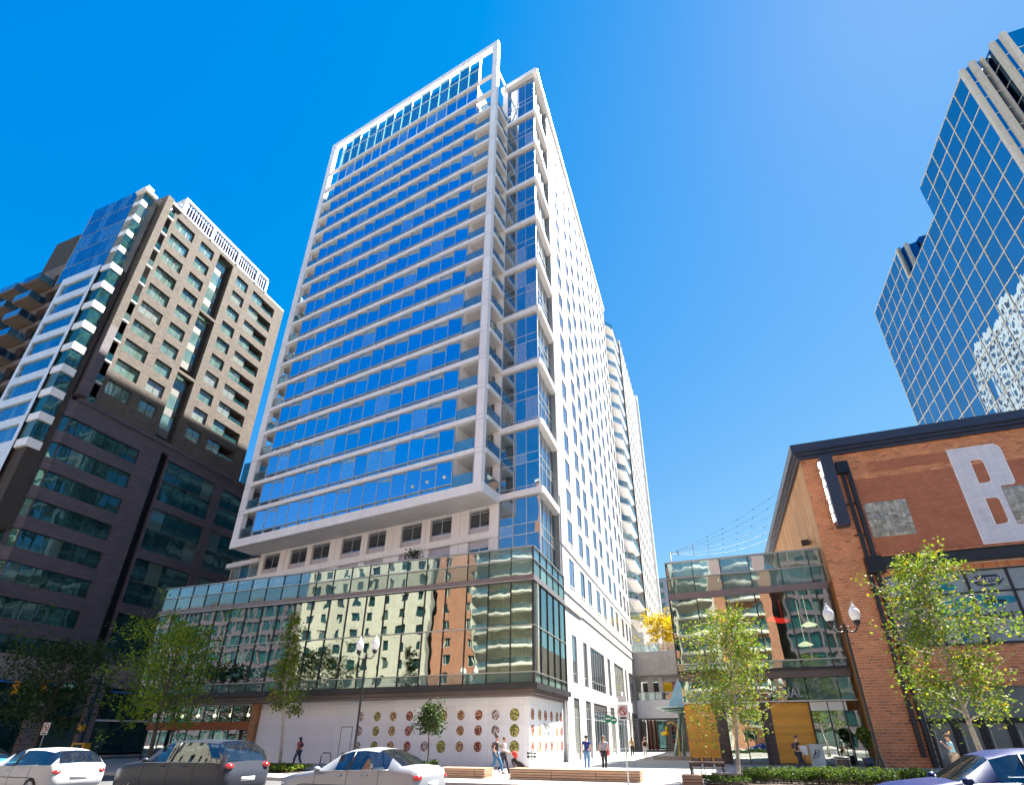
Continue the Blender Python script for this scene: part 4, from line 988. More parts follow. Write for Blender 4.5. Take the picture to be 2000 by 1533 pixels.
bx('back_wall',M['hole'],lv,W0,-11,-1.5,91,91.4,6,9.9); bx('column',M['soffit'],lv,W0,-9.2,-8.4,82,82.6,4.5,9.9); bx('column',M['soffit'],lv,W0,-7.6,-7.0,82,82.6,4.5,9.9)
M['yel']=mp('yellow_paint',(.75,.48,.01),.4); M['pink']=mp('pink_mural',(.45,.2,.22),.7); M['plum']=mp('plum_mural',(.18,.07,.13),.7)
mb=MB(); mb.poly([(-6.0+2.3*math.cos(a),90.9,7.9+2.3*math.sin(a)) for a in np.linspace(0,6.1,24)],(0,.08,0)); mb.build('mural_ring',M['plum'],lv)
mb=MB(); mb.poly([(-6.0+1.7*math.cos(a),90.85,7.9+1.7*math.sin(a)) for a in np.linspace(0,6.1,24)],(0,.04,0)); mb.build('mural_disc',M['pink'],lv)
bx('mural_panel',M['yel'],lv,W0,-8.0,-6.3,90.7,90.84,8.3,9.8)
bx('passage_wall',M['room'],lv,W0,-11.5,-1.5,93,93.3,0,4.2); bx('side_wall',M['soffit'],lv,W0,-8.1,-4.2,88,88.2,0,4.0)
M['redp']=mp('red_painted_post',(.35,.04,.03),.5)
for x in (-10.4,-9.9,-9.3): bx('red_post',M['redp'],lv,W0,x,x+.3,86.5,86.8,0,4.1)
for i in range(3):
    for j in range(4): bx('poster',M[('redp','teal','navy')[(i+j)%3]],lv,W0,-6.9+i*.5,-6.5+i*.5,87.93,87.98,.9+j*.6,1.4+j*.6)
bx('shop_front',M['lglassd'],lv,W0,-9.0,-7.9,87.5,87.6,.1,4)
mb=MB(); mb.prism([(-2.2,52.2),(9,52.2),(9,100),(-2.2,100)],0,12); o=mb.build('mall_wing',M['concrete']); tag(recentre(o),'plain concrete mall wing running back behind the glass restaurant pavilion','building')
gbk=root('far_grey_tower','plain grey tower at the far end of the alley','tower',(-9,155,0))
bx('wall',mp('grey_render',(.28,.31,.38),.7),gbk,W0,-13,2.0,150,170,0,44); 
mb=MB()
for z in np.arange(20,43,3): mb.box(W0,-10.9,-9.6,149.9,150,z,z+1.6)
mb.build('window_strip',M['lglassd'],gbk)
rt=root('added_rear_tower','unseen white tower added behind the apartment tower for its reflection in the blue office glass','tower',(-46,198,0))  # unseen tower, added so a pale reflection shows in the office glass
RF=Fr(-23,172,90); hr=[(a,a+2.2,z,z+2.1) for a in np.arange(1.5,50,3.6) for z in np.arange(60,146,3.4)]
wall('wall',M['white_y'],rt,RF,0,52,0,150,hr,.3)
mb=MB()
for a,b,c,d in hr: mb.box(RF,a,b,.25,.28,c,d)
tag(mb.build('window_glass',M['sglass'],rt),kind='stuff')
mb=MB(); mb.prism([(-23.4,172.1),(-23.4,223.9),(-70,223.9),(-70,172.1)],0,149.8); mb.build('mass',M['greyp'],rt)
for k in range(9): bx('balcony',M['white'],rt,RF,3+k*5.2,5.5+k*5.2,-1.4,-.01,140-k*7,140.3-k*7)
# ------------------------------------------------------------------ row across the street (mirrored in the podium glass)
M['creamw']=panelmat('cream_render_wall',(.50,.47,.37),'x',3,3.3,.03,.8,.7,.08,.08)
M['brickw']=panelmat('red_brick_far',(.42,.19,.11),'x',.5,.2,.02,.85,.7,.12,.05,.5,.15)
M['ob']=mp('white_balcony',(.62,.60,.52),.6)
def opp(name,label,x0,x1,h,mat,wins,y=-25,fh=3.3,extra=None,ww=1.5,wh=1.9,sill=1.0):
    r_=root(name,label,'building',((x0+x1)/2,y-8,0)); f=Fr(x1,y,180)
    W_=x1-x0; holes=[]; nf=int(h/fh)
    n=int(W_/wins)
    for i in range(n):
        for k in range(nf): a=(i+.5)*W_/n-ww/2; holes.append((a,a+ww,k*fh+sill,k*fh+sill+wh))
    wall('wall',mat,r_,f,0,W_,0,h,holes,.3)
    for a,b,c,d in holes: window(r_,f,a,b,c,d,.25,M['ob'] if mat is M['brickw'] else M['dark'],M['lglassd'],2,1,t=.09)
    mb=MB(); mb.box(f,0.1,W_-.1,.5,22,0,h-.1); mb.build('mass',M['room'],r_); mb=MB(); mb.box(f,-.2,W_+.2,-.3,22.2,h,h+.8); mb.build('parapet',mat if extra is None else extra,r_)
    return r_,f,W_
opp('cream_apartment_house','cream rendered apartment house across the street, mirrored in the podium glass',-84,-52.5,37,M['creamw'],3.6)
r_,f,W_=opp('brick_balcony_apartments','red brick apartment block with curved white balconies across the street, mirrored in glass',-51,13,58,M['brickw'],5.2,extra=M['ob'])
bx('balcony_bay_wall',M['creamw'],r_,f,40.5,55.5,-.25,-.01,0,57); bx('balcony_bay_wall',M['creamw'],r_,f,10.5,18.5,-.25,-.01,0,57)
for x0,x1 in ((41,55),(11,18),(2,8)):
    for k in range(1,17):
        z=k*3.3+.1; mb=MB(); pts=[f.p(x0,-.02,z)]+[f.p(x0+(x1-x0)*t,-.6-1.6*math.sin(math.pi*t),z) for t in np.linspace(0,1,9)]+[f.p(x1,-.02,z)]
        mb.poly(pts,(0,0,.45)); mb.build('balcony',M['ob'],r_)
        mb=MB()
        for (p,q) in zip(pts[1:-2],pts[2:-1]): mb.poly([(p[0],p[1],p[2]+.45),(q[0],q[1],q[2]+.45),(q[0],q[1],q[2]+1.3),(p[0],p[1],p[2]+1.3)],(0,.03,0))
        mb.build('balcony_glass',M['railglass'],r_)
opp('added_dark_flats','unseen dark flats added across the street to darken the pavilion glass',15,70,40,M['dlow'],2.6,ww=2.1,wh=2.5,sill=.4)  # unseen block added to keep bright sky out of the pavilion's reflection
opp('dark_office_block','dark glass office block across the street at the left end of the row',-130,-86,30,M['dlow'],2.2,ww=1.8,wh=2.4,sill=.5)
# ------------------------------------------------------------------ vegetation
def leafmat(name,stops,tr=.35):
    m,t,out=newmat(name); g=t.nodes.new('ShaderNodeNewGeometry'); c=ramp(t,g.outputs['Random Per Island'],stops)
    d=t.nodes.new('ShaderNodeBsdfPrincipled'); d.inputs['Roughness'].default_value=.6; d.inputs['Specular IOR Level'].default_value=.15; t.links.new(c,d.inputs['Base Color'])
    tl=t.nodes.new('ShaderNodeBsdfTranslucent'); b=mixc(t,1.0,c,(1.6,1.7,.6),'MULTIPLY'); t.links.new(b,tl.inputs['Color'])
    mx=t.nodes.new('ShaderNodeMixShader'); mx.inputs[0].default_value=tr; t.links.new(d.outputs[0],mx.inputs[1]); t.links.new(tl.outputs[0],mx.inputs[2]); t.links.new(mx.outputs[0],out.inputs[0]); return m
M['leafA']=leafmat('autumn_green_leaves',[(0,(.06,.11,.02)),(.45,(.10,.15,.025)),(.85,(.19,.23,.035)),(.97,(.30,.25,.04)),(1,(.40,.20,.03))],.3)
M['leafB']=leafmat('green_maple_leaves',[(0,(.035,.08,.015)),(.5,(.08,.14,.02)),(.85,(.16,.21,.03)),(1,(.38,.26,.04))])
M['leafB2']=leafmat('light_green_leaves',[(0,(.07,.13,.02)),(.5,(.15,.24,.03)),(.85,(.26,.34,.04)),(1,(.40,.30,.05))],.45)
M['leafC']=leafmat('dark_leaves',[(0,(.015,.035,.012)),(.6,(.035,.065,.018)),(1,(.07,.10,.03))],.2)
M['leafY']=leafmat('yellow_leaves',[(0,(.22,.18,.01)),(.5,(.42,.29,.01)),(1,(.55,.38,.02))])
M['leafH']=leafmat('hedge_leaves',[(0,(.02,.045,.012)),(.5,(.045,.08,.02)),(1,(.10,.13,.035))])
M['grass']=leafmat('grass_blades',[(0,(.05,.12,.02)),(.6,(.12,.20,.04)),(1,(.30,.27,.10))])
M['bark']=mp('pale_bark',(.34,.30,.25),.85,0,.3,6,.4,30)
M['barkd']=mp('dark_bark',(.10,.08,.06),.9,0,.3,6,.4,30)
def leaves(P,size,mat,name,par,rg,aspect=.7,droop=.3):
    n=len(P); s=size*(.6+.8*rg.random(n))
    a=rg.normal(size=(n,3)); a/=np.linalg.norm(a,axis=1)[:,None]; b=rg.normal(size=(n,3)); b-=a*(a*b).sum(1)[:,None]; b/=np.linalg.norm(b,axis=1)[:,None]
    c=np.cross(a,b)
    V=np.empty((n,6,3))
    V[:,0]=P-a*s[:,None]*.5; V[:,1]=P-a*s[:,None]*.12+b*s[:,None]*aspect*.5+c*s[:,None]*.06; V[:,2]=P+a*s[:,None]*.2+b*s[:,None]*aspect*.42+c*s[:,None]*.05
    V[:,3]=P+a*s[:,None]*.5; V[:,4]=P+a*s[:,None]*.2-b*s[:,None]*aspect*.42+c*s[:,None]*.05; V[:,5]=P-a*s[:,None]*.12-b*s[:,None]*aspect*.5+c*s[:,None]*.06
    m=bpy.data.meshes.new(name); off=np.array(wloc(par)) if par is not None else 0
    V=(V.reshape(-1,3)-off); m.vertices.add(n*6); m.vertices.foreach_set('co',V.ravel())
    idx=np.array([[0,1,2,3],[0,3,4,5]]); L_=(idx[None]+np.arange(n)[:,None,None]*6).reshape(-1)
    m.loops.add(n*8); m.loops.foreach_set('vertex_index',L_.astype(np.int32)); m.polygons.add(n*2); m.polygons.foreach_set('loop_start',np.arange(0,n*8,4,dtype=np.int32)); m.polygons.foreach_set('loop_total',np.full(n*2,4,dtype=np.int32))
    m.materials.append(mat); m.update(); m.validate()
    o=bpy.data.objects.new(name,m); COL.objects.link(o)
    if par is not None: o.parent=par
    return o
def tree(label,x,y,z0,h,cz0,rad,nleaf,lsize,mat,bark,seed,shape='oval',trunk_r=.09,group='street trees along the kerb',lean=(0,0),dens=1.0,name='street_tree'):
    rg=np.random.default_rng(seed); r_=root(name,label,'tree',(x,y,z0),group)
    top=np.array([x+lean[0],y+lean[1],z0+h])
    base=np.array([x,y,z0]); mb=MB()
    npt=9; path=[]; 
    for i in range(npt):
        t=i/(npt-1); p=base+(top-base)*t*.97; w_=.05*math.sin(t*7+seed)*h/6; path.append((p[0]+w_,p[1]+w_*.5,p[2]))
    mb.tube(path,[trunk_r*(1-.85*i/(npt-1))+.008 for i in range(npt)],8)
    mb.build('trunk',bark,r_,True)
    tips=[]
    bm_=MB(); nb=int(26*dens)
    for i in range(nb):
        t=cz0/h+(1-cz0/h)*((i+.5)/nb)**.95; f=(t-cz0/h)/(1-cz0/h)
        if shape=='oval': rr=rad*(.35+.95*math.sin(math.pi*min(1,.18+f*.82))**.8)
        elif shape=='cone': rr=rad*(1.0-.78*f)*(.75 if f<.08 else 1)
        else: rr=rad*(.45+.9*math.sin(math.pi*(.15+.8*f)))
        rr*=.65+.55*rg.random()
        ang=i*2.4+rg.random()*1.2; k=min(int(t*(npt-1)),npt-2); q=t*(npt-1)-k
        s_=np.array(path[k])*(1-q)+np.array(path[k+1])*q
        up=.35+.5*f; e=s_+np.array([math.cos(ang)*rr,math.sin(ang)*rr,rr*up*(.6+.5*rg.random())])
        mid=(s_+e)/2+np.array([0,0,.08*rr])+rg.normal(size=3)*.05*rr
        bm_.tube([s_,mid,e],[trunk_r*.38*(1-t*.6),trunk_r*.22,.008],5,False)
        for u in (.45,.62,.8,.95,1.0):
            c=(s_*(1-u)+e*u)+np.array([0,0,.05*rr])*math.sin(math.pi*u)
            tips.append((c,rr*.16+.16))
            e2=c+rg.normal(size=3)*rr*.32; bm_.tube([c,e2],[.012,.004],4,False); tips.append((e2,rr*.13+.15))
    tips.append((top-np.array([0,0,.1]),.2)); tips.append((top-np.array([0,0,.5]),.28))
    bm_.build('branches',bark,r_,True,False)
    T_=np.array([t_[0] for t_ in tips]); S_=np.array([t_[1] for t_ in tips]); keep=rg.random(len(T_))<.85; T_=T_[keep]; S_=S_[keep]
    wgt=S_**1.5; wgt/=wgt.sum(); idx=rg.choice(len(T_),nleaf,p=wgt); P=T_[idx]+rg.normal(size=(nleaf,3))*S_[idx][:,None]*.62
    o=leaves(P,lsize,mat,'crown',r_,rg); return r_
tree('slender young tree with sparse yellow green leaves before the plain hoarding',-23.8,26,0,8.9,2.9,1.25,3200,.13,M['leafA'],M['bark'],1,'cone',.085,lean=(-.9,0))
tree('broad green tree before the left end of the glass podium',-34.1,26,0,8.6,2.0,2.5,9500,.14,M['leafB2'],M['barkd'],2,'oval',.13)
tree('dark shaded tree at the far left beside the crossing',-45.3,26,0,7.6,1.9,2.6,6500,.18,M['leafC'],M['barkd'],3,'oval',.14)
tree('green and gold tree standing before the restaurant pavilion timber panels',.55,26,0,6.9,2.1,1.25,7600,.10,M['leafA'],M['bark'],4,'oval',.075,lean=(.5,0),dens=1.3)
tree('tall leafy tree before the brick building windows',9.25,26,0,8.9,2.2,1.35,8200,.115,M['leafA'],M['bark'],9,'oval',.10,lean=(-.2,0),dens=1.3)
tree('small dark lollipop tree before the printed hoarding',-14.35,26,0,3.15,1.95,.48,1300,.13,M['leafC'],M['barkd'],6,'oval',.045,group='street trees along the kerb')
tree('round yellow tree on the terrace above the footbridge',-6.4,84,10.3,8.4,4.6,2.3,4200,.26,M['leafY'],M['barkd'],7,'oval',.08,group=None,name='yellow_tree')
tree('thin sapling on the podium roof terrace',-22.6,36,12.1,4.0,3.0,.5,260,.16,M['leafC'],M['barkd'],8,'oval',.03,group=None,name='roof_sapling')
def bushes(label,x0,x1,y0,y1,z0,h,n,mat,name,seed,lump=.45,size=.07,cat='hedge',group=None):
    rg=np.random.default_rng(seed); r_=root(name,label,cat,((x0+x1)/2,(y0+y1)/2,z0),group)
    nl=max(3,int((x1-x0)*(y1-y0)*5/(lump))); C_=np.column_stack([rg.uniform(x0,x1,nl),rg.uniform(y0,y1,nl),z0+h*(.45+.3*rg.random(nl))])
    idx=rg.integers(0,nl,n); d=rg.normal(size=(n,3)); d/=np.linalg.norm(d,axis=1)[:,None]; rad=lump*(.75+.3*rg.random(n))
    P=C_[idx]+d*rad[:,None]*np.array([1,.8,.55])*np.array([1,1,h/.7]); P[:,2]=np.clip(P[:,2],z0+.02,None)
    leaves(P,size,mat,'foliage',r_,rg)
    mb=MB()
    for c in C_[:min(nl,30)]: mb.tube([(c[0],c[1],z0),tuple(c)],[.02,.008],4)
    mb.build('stems',M['barkd'],r_); return r_
for i,(x0,x1) in enumerate([(0.9,2.1),(2.1,3.3),(3.3,4.5),(4.5,5.8),(5.8,7.2)]):
    bushes(('first shrub of the kerb hedge, nearest the planter box','second shrub of the kerb hedge','middle shrub of the kerb hedge','fourth shrub of the kerb hedge','last shrub of the kerb hedge, beside the blue car')[i],x0,x1,24.3,25.4,.0,.68,3200,M['leafH'],'hedge_shrub',20+i,.33,.06,'shrub','shrubs along the kerb hedge')
bushes('loose flowering ground plants at the foot of the slender tree',-24.6,-21.4,24.2,25.8,0,.42,4200,M['leafB'],'ground_plants',31,.3,.08,'plants')
bushes('low green grass tuft in the kerb bed left of the timber seat',-15.2,-12.9,23.9,24.9,0,.3,3000,M['leafH'],'kerb_bed_plants',32,.22,.06,'plants')
bushes('green plants in the bed beside the small timber box',-.9,.8,23.6,25,0,.38,2200,M['leafH'],'kerb_bed_plants',33,.22,.06,'plants')
bushes('dark shrub around the foot of the small lollipop tree',-14.7,-14.0,25.6,26.3,0,.75,700,M['leafC'],'shrub',34,.25,.08,'shrub')
bushes('sparse potted climber beside the brick corner',8.0,8.5,39.4,39.9,.5,1.9,900,M['leafB'],'potted_shrub',35,.3,.12,'shrub')
mb=MB(); mb.lathe([(.01,0),(.26,0),(.34,.55),(.30,.55),(.28,.5)],(8.25,39.65,0),14); o=mb.build('plant_pot',M['eave'],None,True); tag(recentre(o),'dark blue plant pot beside the brick corner','pot')
# ------------------------------------------------------------------ timber seats
M['slat']=woodmat('weathered_seat_slat',(.50,.30,.19),'x',1,1,False,v2=.3)
def seat(label,x0,x1,y0,y1,h,n=4,name='timber_planter_seat'):
    r_=root(name,label,'bench',((x0+x1)/2,(y0+y1)/2,0),'timber seats along the kerb')
    sh=h/n
    segs=[x0]; 
    while segs[-1]<x1-2.0: segs.append(segs[-1]+1.95)
    segs.append(x1)
    for a,b in zip(segs,segs[1:]):
        for k in range(n): bx('side_slat',M['slat'],r_,W0,a+.01,b-.01,y0,y0+.04,k*sh+.012,(k+1)*sh-.012)
    for k in range(n): bx('end_slat',M['slat'],r_,W0,x1-.04,x1,y0+.045,y1,k*sh+.012,(k+1)*sh-.012); bx('end_slat',M['slat'],r_,W0,x0,x0+.04,y0+.045,y1,k*sh+.012,(k+1)*sh-.012)
    for k in range(5): q=(y1-y0)/5; bx('top_slat',M['slat'],r_,W0,x0,x1,y0+k*q+.012,y0+(k+1)*q-.008,h,h+.04)
    mb=MB(); mb.box(W0,x0+.05,x1-.05,y0+.05,y1-.03,0,h-.01); mb.build('core',M['dark'],r_)
seat('long timber slatted kerb seat before the plaza',-9.1,-3.35,24.0,25.1,.39)
seat('short timber slatted kerb seat left of the strolling couple',-12.75,-10.3,24.0,25.1,.37)
seat('small dark timber box at the edge of the planting bed',-1.65,-.9,23.2,24.0,.32,3)
block('bed_kerb',M['kerb'],-.6,7.6,25.5,25.7,.35); block('bed_kerb',M['kerb'],-24.9,-21.2,25.95,26.15,.12)
M['soil']=mp('planting_soil',(.06,.04,.03),.95,0,.3,4,.5,40)
block('planting_bed',M['soil'],-.8,7.6,23.7,25.5,.06); block('planting_bed',M['soil'],-24.9,-21.2,24.0,25.95,.05); block('planting_bed',M['soil'],-15.4,-12.8,23.8,26.8,.05)
# ------------------------------------------------------------------ lamps
M['globe']=mp('frosted_globe',(.86,.86,.88),.25,0,.03,3,spec=.7)
def lamp(label,x,y,H,ang):
    r_=root('twin_globe_street_lamp',label,'street lamp',(x,y,0),'twin globe street lamps')
    mb=MB(); mb.lathe([(.24,0),(.24,.12),(.19,.2),(.17,.75),(.12,.9),(.085,1.0),(.065,1.2),(.055,H-1.35),(.09,H-1.3),(.09,H-1.2),(.05,H-1.15),(.05,H-1.0),(.0,H-.9)],(x,y,0),12); mb.build('post',M['black'],r_,True)
    c,s=math.cos(R(ang)),math.sin(R(ang))
    for q in (-1,1):
        mb=MB(); pth=[(x+q*c*d,y+q*s*d,H-1.25+dz) for d,dz in ((.05,0),(.2,-.08),(.38,-.05),(.5,.08),(.54,.25))]; mb.tube(pth,.032,8)
        pth=[(x+q*c*d,y+q*s*d,H-1.25+dz) for d,dz in ((.06,.12),(.15,.18),(.24,.1),(.2,.02))]; mb.tube(pth,.018,6); mb.build('arm',M['black'],r_,True)
        gx_,gy_=x+q*c*.54,y+q*s*.54
        mb=MB(); mb.lathe([(.0,-.05),(.05,-.05),(.07,.0),(.13,.05),(.145,.2),(.0,.21)],(gx_,gy_,H-1.03),12); mb.build('lamp_holder',M['black'],r_,True)
        mb=MB(); mb.lathe([(.12,.0),(.19,.12),(.225,.28),(.21,.42),(.15,.52),(.10,.57),(.115,.60),(.07,.66),(.03,.74),(.04,.78),(.0,.82)],(gx_,gy_,H-.83),14); mb.build('globe',M['globe'],r_,True)
lamp('black twin globe street lamp before the white hoarding',-18.85,26,7.15,0)
lamp('black twin globe street lamp before the brick building corner',5.85,26.2,7.2,10)
# ------------------------------------------------------------------ signs, signals, boxes
M['signw']=mp('white_sign_face',(.75,.75,.75),.4); M['signred']=mp('sign_red',(.55,.02,.02),.4); M['galv']=mp('galvanised_steel',(.38,.40,.40),.4,.6,.1,5)
def turn_sign(label,x,y,zt,w=.5,h=.6,H=None):
    r_=root('no_turn_sign',label,'sign',(x,y,0),'no turn signs'); H=H or zt+h
    mb=MB(); mb.tube([(x,y,0),(x,y,H)],.03,8); mb.build('post',M['galv'],r_,True)
    bx('plate',M['signw'],r_,W0,x-w/2,x+w/2,y-.05,y-.035,zt,zt+h)
    c=(x,y-.06,zt+h*.58); rr=w*.36
    mb=MB(); pts=[(c[0]+rr*math.cos(a),c[1],c[2]+rr*math.sin(a)) for a in np.linspace(0,2*math.pi,17)]; mb.tube(pts,.022,6); mb.tube([(c[0]-rr*.7,c[1],c[2]+rr*.7),(c[0]+rr*.7,c[1],c[2]-rr*.7)],.02,6); mb.build('red_ring',M['signred'],r_,True)
    mb=MB(); mb.tube([(c[0]+.05,c[1]+.004,c[2]-.13),(c[0]+.05,c[1]+.004,c[2]+.06),(c[0]-.02,c[1]+.004,c[2]+.1),(c[0]-.08,c[1]+.004,c[2]+.04),(c[0]-.08,c[1]+.004,c[2]-.02)],.014,5); mb.build('arrow',M['ink'],r_)
    bx('small_bar',M['ink'],r_,W0,x-w*.3,x+w*.3,y-.058,y-.05,zt+.05,zt+.12)
    return r_
turn_sign('white and red no turn sign on a thin pole before the alley',-3.65,22.8,2.32,.42,.6,3.4)
bx('plate',M['signw'],bpy.data.objects['no_turn_sign'],W0,-3.82,-3.48,22.75,22.765,3.0,3.25)
turn_sign('white and red no turn sign among the dark trees at far left',-43.1,25,1.85,.7,.75)
M['sigy']=mp('signal_yellow',(.80,.38,.01),.45); M['green']=mp('street_sign_green',(.0,.20,.10),.4)
r_=root('traffic_signal_mast','dark traffic signal mast with long arm and yellow signal heads','traffic light',(-48.7,31,0))
mb=MB(); mb.lathe([(.28,0),(.25,.3),(.16,.4),(.11,9.4),(.0,9.45)],(-48.7,31,0),12); mb.build('mast',M['black'],r_,True)
mb=MB(); mb.tube([(-48.7,31,5.85),(-52,31,5.95),(-60.2,31,6.15)],[.11,.09,.05],8); mb.build('mast_arm',M['black'],r_,True)
for x in (-59.6,-55.8):
    mb=MB(); mb.box(W0,x-.2,x+.2,30.75,31.1,5.2,6.35); o=mb.build('signal_head',M['sigy'],r_)
    for k in range(3):
        mb=MB(); mb.lathe([(.0,.0),(.14,.0),(.15,.03)],(0,0,0),12); o=mb.build('signal_lens',M['black'],r_); o.rotation_euler=(R(90),0,0); o.location=Vector((x,30.72,6.15-k*.38))-wloc(r_); o.data.transform(Matrix.Translation(Vector(wloc(r_))))
bx('street_sign',M['green'],r_,W0,-53.4,-51.6,30.9,30.95,5.45,5.9); text('street_sign_text','Wilson Blvd',M['signw'],r_,(-53.3,30.88,5.58),(R(90),0,0),.3,.003)
mb=MB(); mb.box(W0,-48.98,-48.5,30.6,30.9,2.15,2.65); mb.build('pedestrian_signal',M['sigy'],r_)
mb=MB(); mb.box(W0,-49.1,-48.3,30.9,31.1,9.2,9.3); mb.build('mast_luminaire',M['black'],r_)
r_=root('newspaper_box','yellow newspaper box behind the traffic at left','newspaper box',(-47.9,30.5,0))
mb=MB(); mb.box(W0,-48.3,-46.9,30.2,30.7,.35,1.3); mb.build('cabinet',M['sigy'],r_); mb=MB()
for x in (-48.2,-47.0): mb.tube([(x,30.45,0),(x,30.45,.35)],.03,6)
mb.build('feet',M['dark'],r_); bx('window_panel',M['ink'],r_,W0,-48.1,-47.1,30.18,30.2,.8,1.2)
M['cab']=mp('grey_green_cabinet',(.50,.55,.55),.5,0,.12,2,streak=.1)
r_=root('utility_cabinet','grey street utility cabinet with dark graffiti scrawl','cabinet',(5.25,38,0))
bx('body',M['cab'],r_,W0,4.95,5.65,37.8,38.3,.08,1.28); bx('base',M['concrete'],r_,W0,4.85,5.75,37.7,38.4,0,.08); bx('lid',M['cab'],r_,W0,4.9,5.7,37.76,38.34,1.28,1.33)
text('scrawl','EI',M['ink'],r_,(5.15,37.79,.75),(R(90),0,0),.42,.003); 
mb=MB(); mb.tube([(4.98,37.78,.5),(5.2,37.78,.9),(5.1,37.78,.55),(5.4,37.78,.7)],.02,5); mb.build('scrawl',M['ink'],r_)
r_=root('notice_box','small white notice box on a post beside the utility cabinet','notice',(4.6,37.9,0))
bx('panel',M['signw'],r_,W0,4.4,4.8,37.8,37.9,.75,1.25); mb=MB(); mb.tube([(4.6,37.95,0),(4.6,37.95,1.2)],.03,6); mb.build('post',M['dark'],r_)
r_=root('fire_standpipe','chrome twin outlet fire standpipe before the hoarding corner','standpipe',(-11.1,33.2,0))
mb=MB(); mb.tube([(-11.1,33.2,0),(-11.1,33.2,.85)],.06,8); mb.tube([(-11.3,33.15,.62),(-10.9,33.15,.62)],.06,8); mb.tube([(-11.3,33.15,.82),(-10.9,33.15,.82)],.06,8); mb.ball((-11.1,33.2,.9),.08,8); mb.build('pipe',M['galv'],r_,True)
for x in (-11.32,-10.88):
    for z in (.62,.82): mb=MB(); mb.ball((x,33.12,z),.085,8); mb.build('outlet_cap',M['dark'],r_,True)
# table and ledge near the pavilion
r_=root('outdoor_table','narrow brown outdoor table beside the kerb planting bed','table',(-.75,26.2,0))
bx('top',M['brown'],r_,W0,-1.5,-.02,26.0,26.5,.66,.72)
for x in (-1.42,-.1):
    for y in (26.06,26.44): bx('leg',M['dark'],r_,W0,x-.04,x+.04,y-.04,y+.04,0,.66)
for i in range(3):
    c=root('metal_chair',('brown metal chair at the left end of the outdoor table','middle brown metal chair at the outdoor table','brown metal chair at the right end of the outdoor table')[i],'chair',(-1.2+i*.5,26.8,0),'chairs at the outdoor table')
    X=-1.2+i*.5
    bx('seat',M['brown'],c,W0,X-.2,X+.2,26.6,27.0,.44,.47); bx('backrest',M['brown'],c,W0,X-.2,X+.2,27.0,27.03,.5,.85)
    for a in (-.17,.17):
        for b in (26.62,26.98): bx('leg',M['dark'],c,W0,X+a-.015,X+a+.015,b-.015,b+.015,0,.44 if b<26.8 else .9)
o=bx('low_ledge',M['concrete'],None,W0,-5.6,-2.0,48.6,49.2,0,.3); tag(o,'low concrete ledge before the blue sculpture','ledge')
M['iron']=mp('cast_iron_cover',(.06,.055,.05),.7,.3,.2,8,.4,60)
for x,y,r0,lb_ in ((-6.2,23.0,.35,'round iron cover in the pavement before the long timber seat'),(-16.8,22.6,.35,'round iron cover in the pavement left of the short timber seat'),(-4.5,29.5,.3,'round iron cover in the plaza behind the no turn sign')):
    mb=MB(); mb.lathe([(0,0),(r0,0),(r0,.006),(0,.008)],(x,y,.001),20); o=mb.build('manhole_cover',M['iron']); tag(recentre(o),lb_,'manhole cover',group='iron covers in the pavement')
for x,y,lb_ in ((-20.3,27.2,'black loop bicycle rack beside the left street lamp'),(-21.6,27.2,'black loop bicycle rack nearer the slender tree')):
    r_=root('bicycle_rack',lb_,'bicycle rack',(x,y,0),'loop bicycle racks'); mb=MB(); mb.tube([(x-.35,y,0),(x-.35,y,.7),(x-.22,y,.88),(x+.22,y,.88),(x+.35,y,.7),(x+.35,y,0)],.03,8); mb.build('loop',M['black'],r_,True)
r_=root('litter_bin','dark slatted litter bin beside the right street lamp','litter bin',(4.6,26.6,0))
mb=MB(); mb.lathe([(.22,0),(.26,.05),(.26,.85),(.30,.88),(.30,.95),(.18,.98),(.18,.9),(.0,.9)],(4.6,26.6,0),16); mb.build('bin_body',M['dark'],r_,True)
for q in range(16):
    a=2*math.pi*q/16; bx('slat',M['black'],r_,Fr(4.6+.275*math.cos(a),26.6+.275*math.sin(a),math.degrees(a)+90),-.03,.03,-.01,.01,.08,.84)
# ------------------------------------------------------------------ sculpture
M['aqua']=mp('pale_blue_metal_sheet',(.30,.58,.78),.35,.1,.1,2); M['verd']=mp('verdigris_tube',(.36,.50,.44),.4,.3,.15,3)
r_=root('blue_sail_sculpture','tall pale blue sail sculpture on splayed verdigris legs with yellow spout','sculpture',(-3.3,52,0))
for k in range(9):
    z0=4.25+k*.29; z1=z0+.285
    l0=-4.15+(-2.95+4.15)*max(0,(k-0)/9)**1.1; l1=-4.15+(1.2)*max(0,(k+1)/9)**1.1; rr0=-1.75-(1.1)*(k/9)**1.4; rr1=-1.75-1.1*((k+1)/9)**1.4
    mb=MB(); y=52+.05*(k%2); mb.poly([(l0,y,z0),(rr0,y-.5*(1-k/9),z0),(rr1,y-.5*(1-(k+1)/9),z1),(l1,y,z1)],(.0,.06,.0)); mb.build('sail_plate',M['aqua'],r_)
for i,(zz,xx,rx) in enumerate(((4.15,-3.4,1.95),(3.95,-3.3,1.6),(3.78,-3.1,1.25))):
    mb=MB(); mb.ball((xx,51.9,zz),1.0,16,.09,1,1); o=mb.build('canopy_disc',M['verd'],r_,True)
    o.scale=(rx,.9,1.3); o.location=Vector((xx,51.9,zz))-wloc(r_); o.data.transform(Matrix.Translation(wloc(r_)-Vector((xx,51.9,zz))))
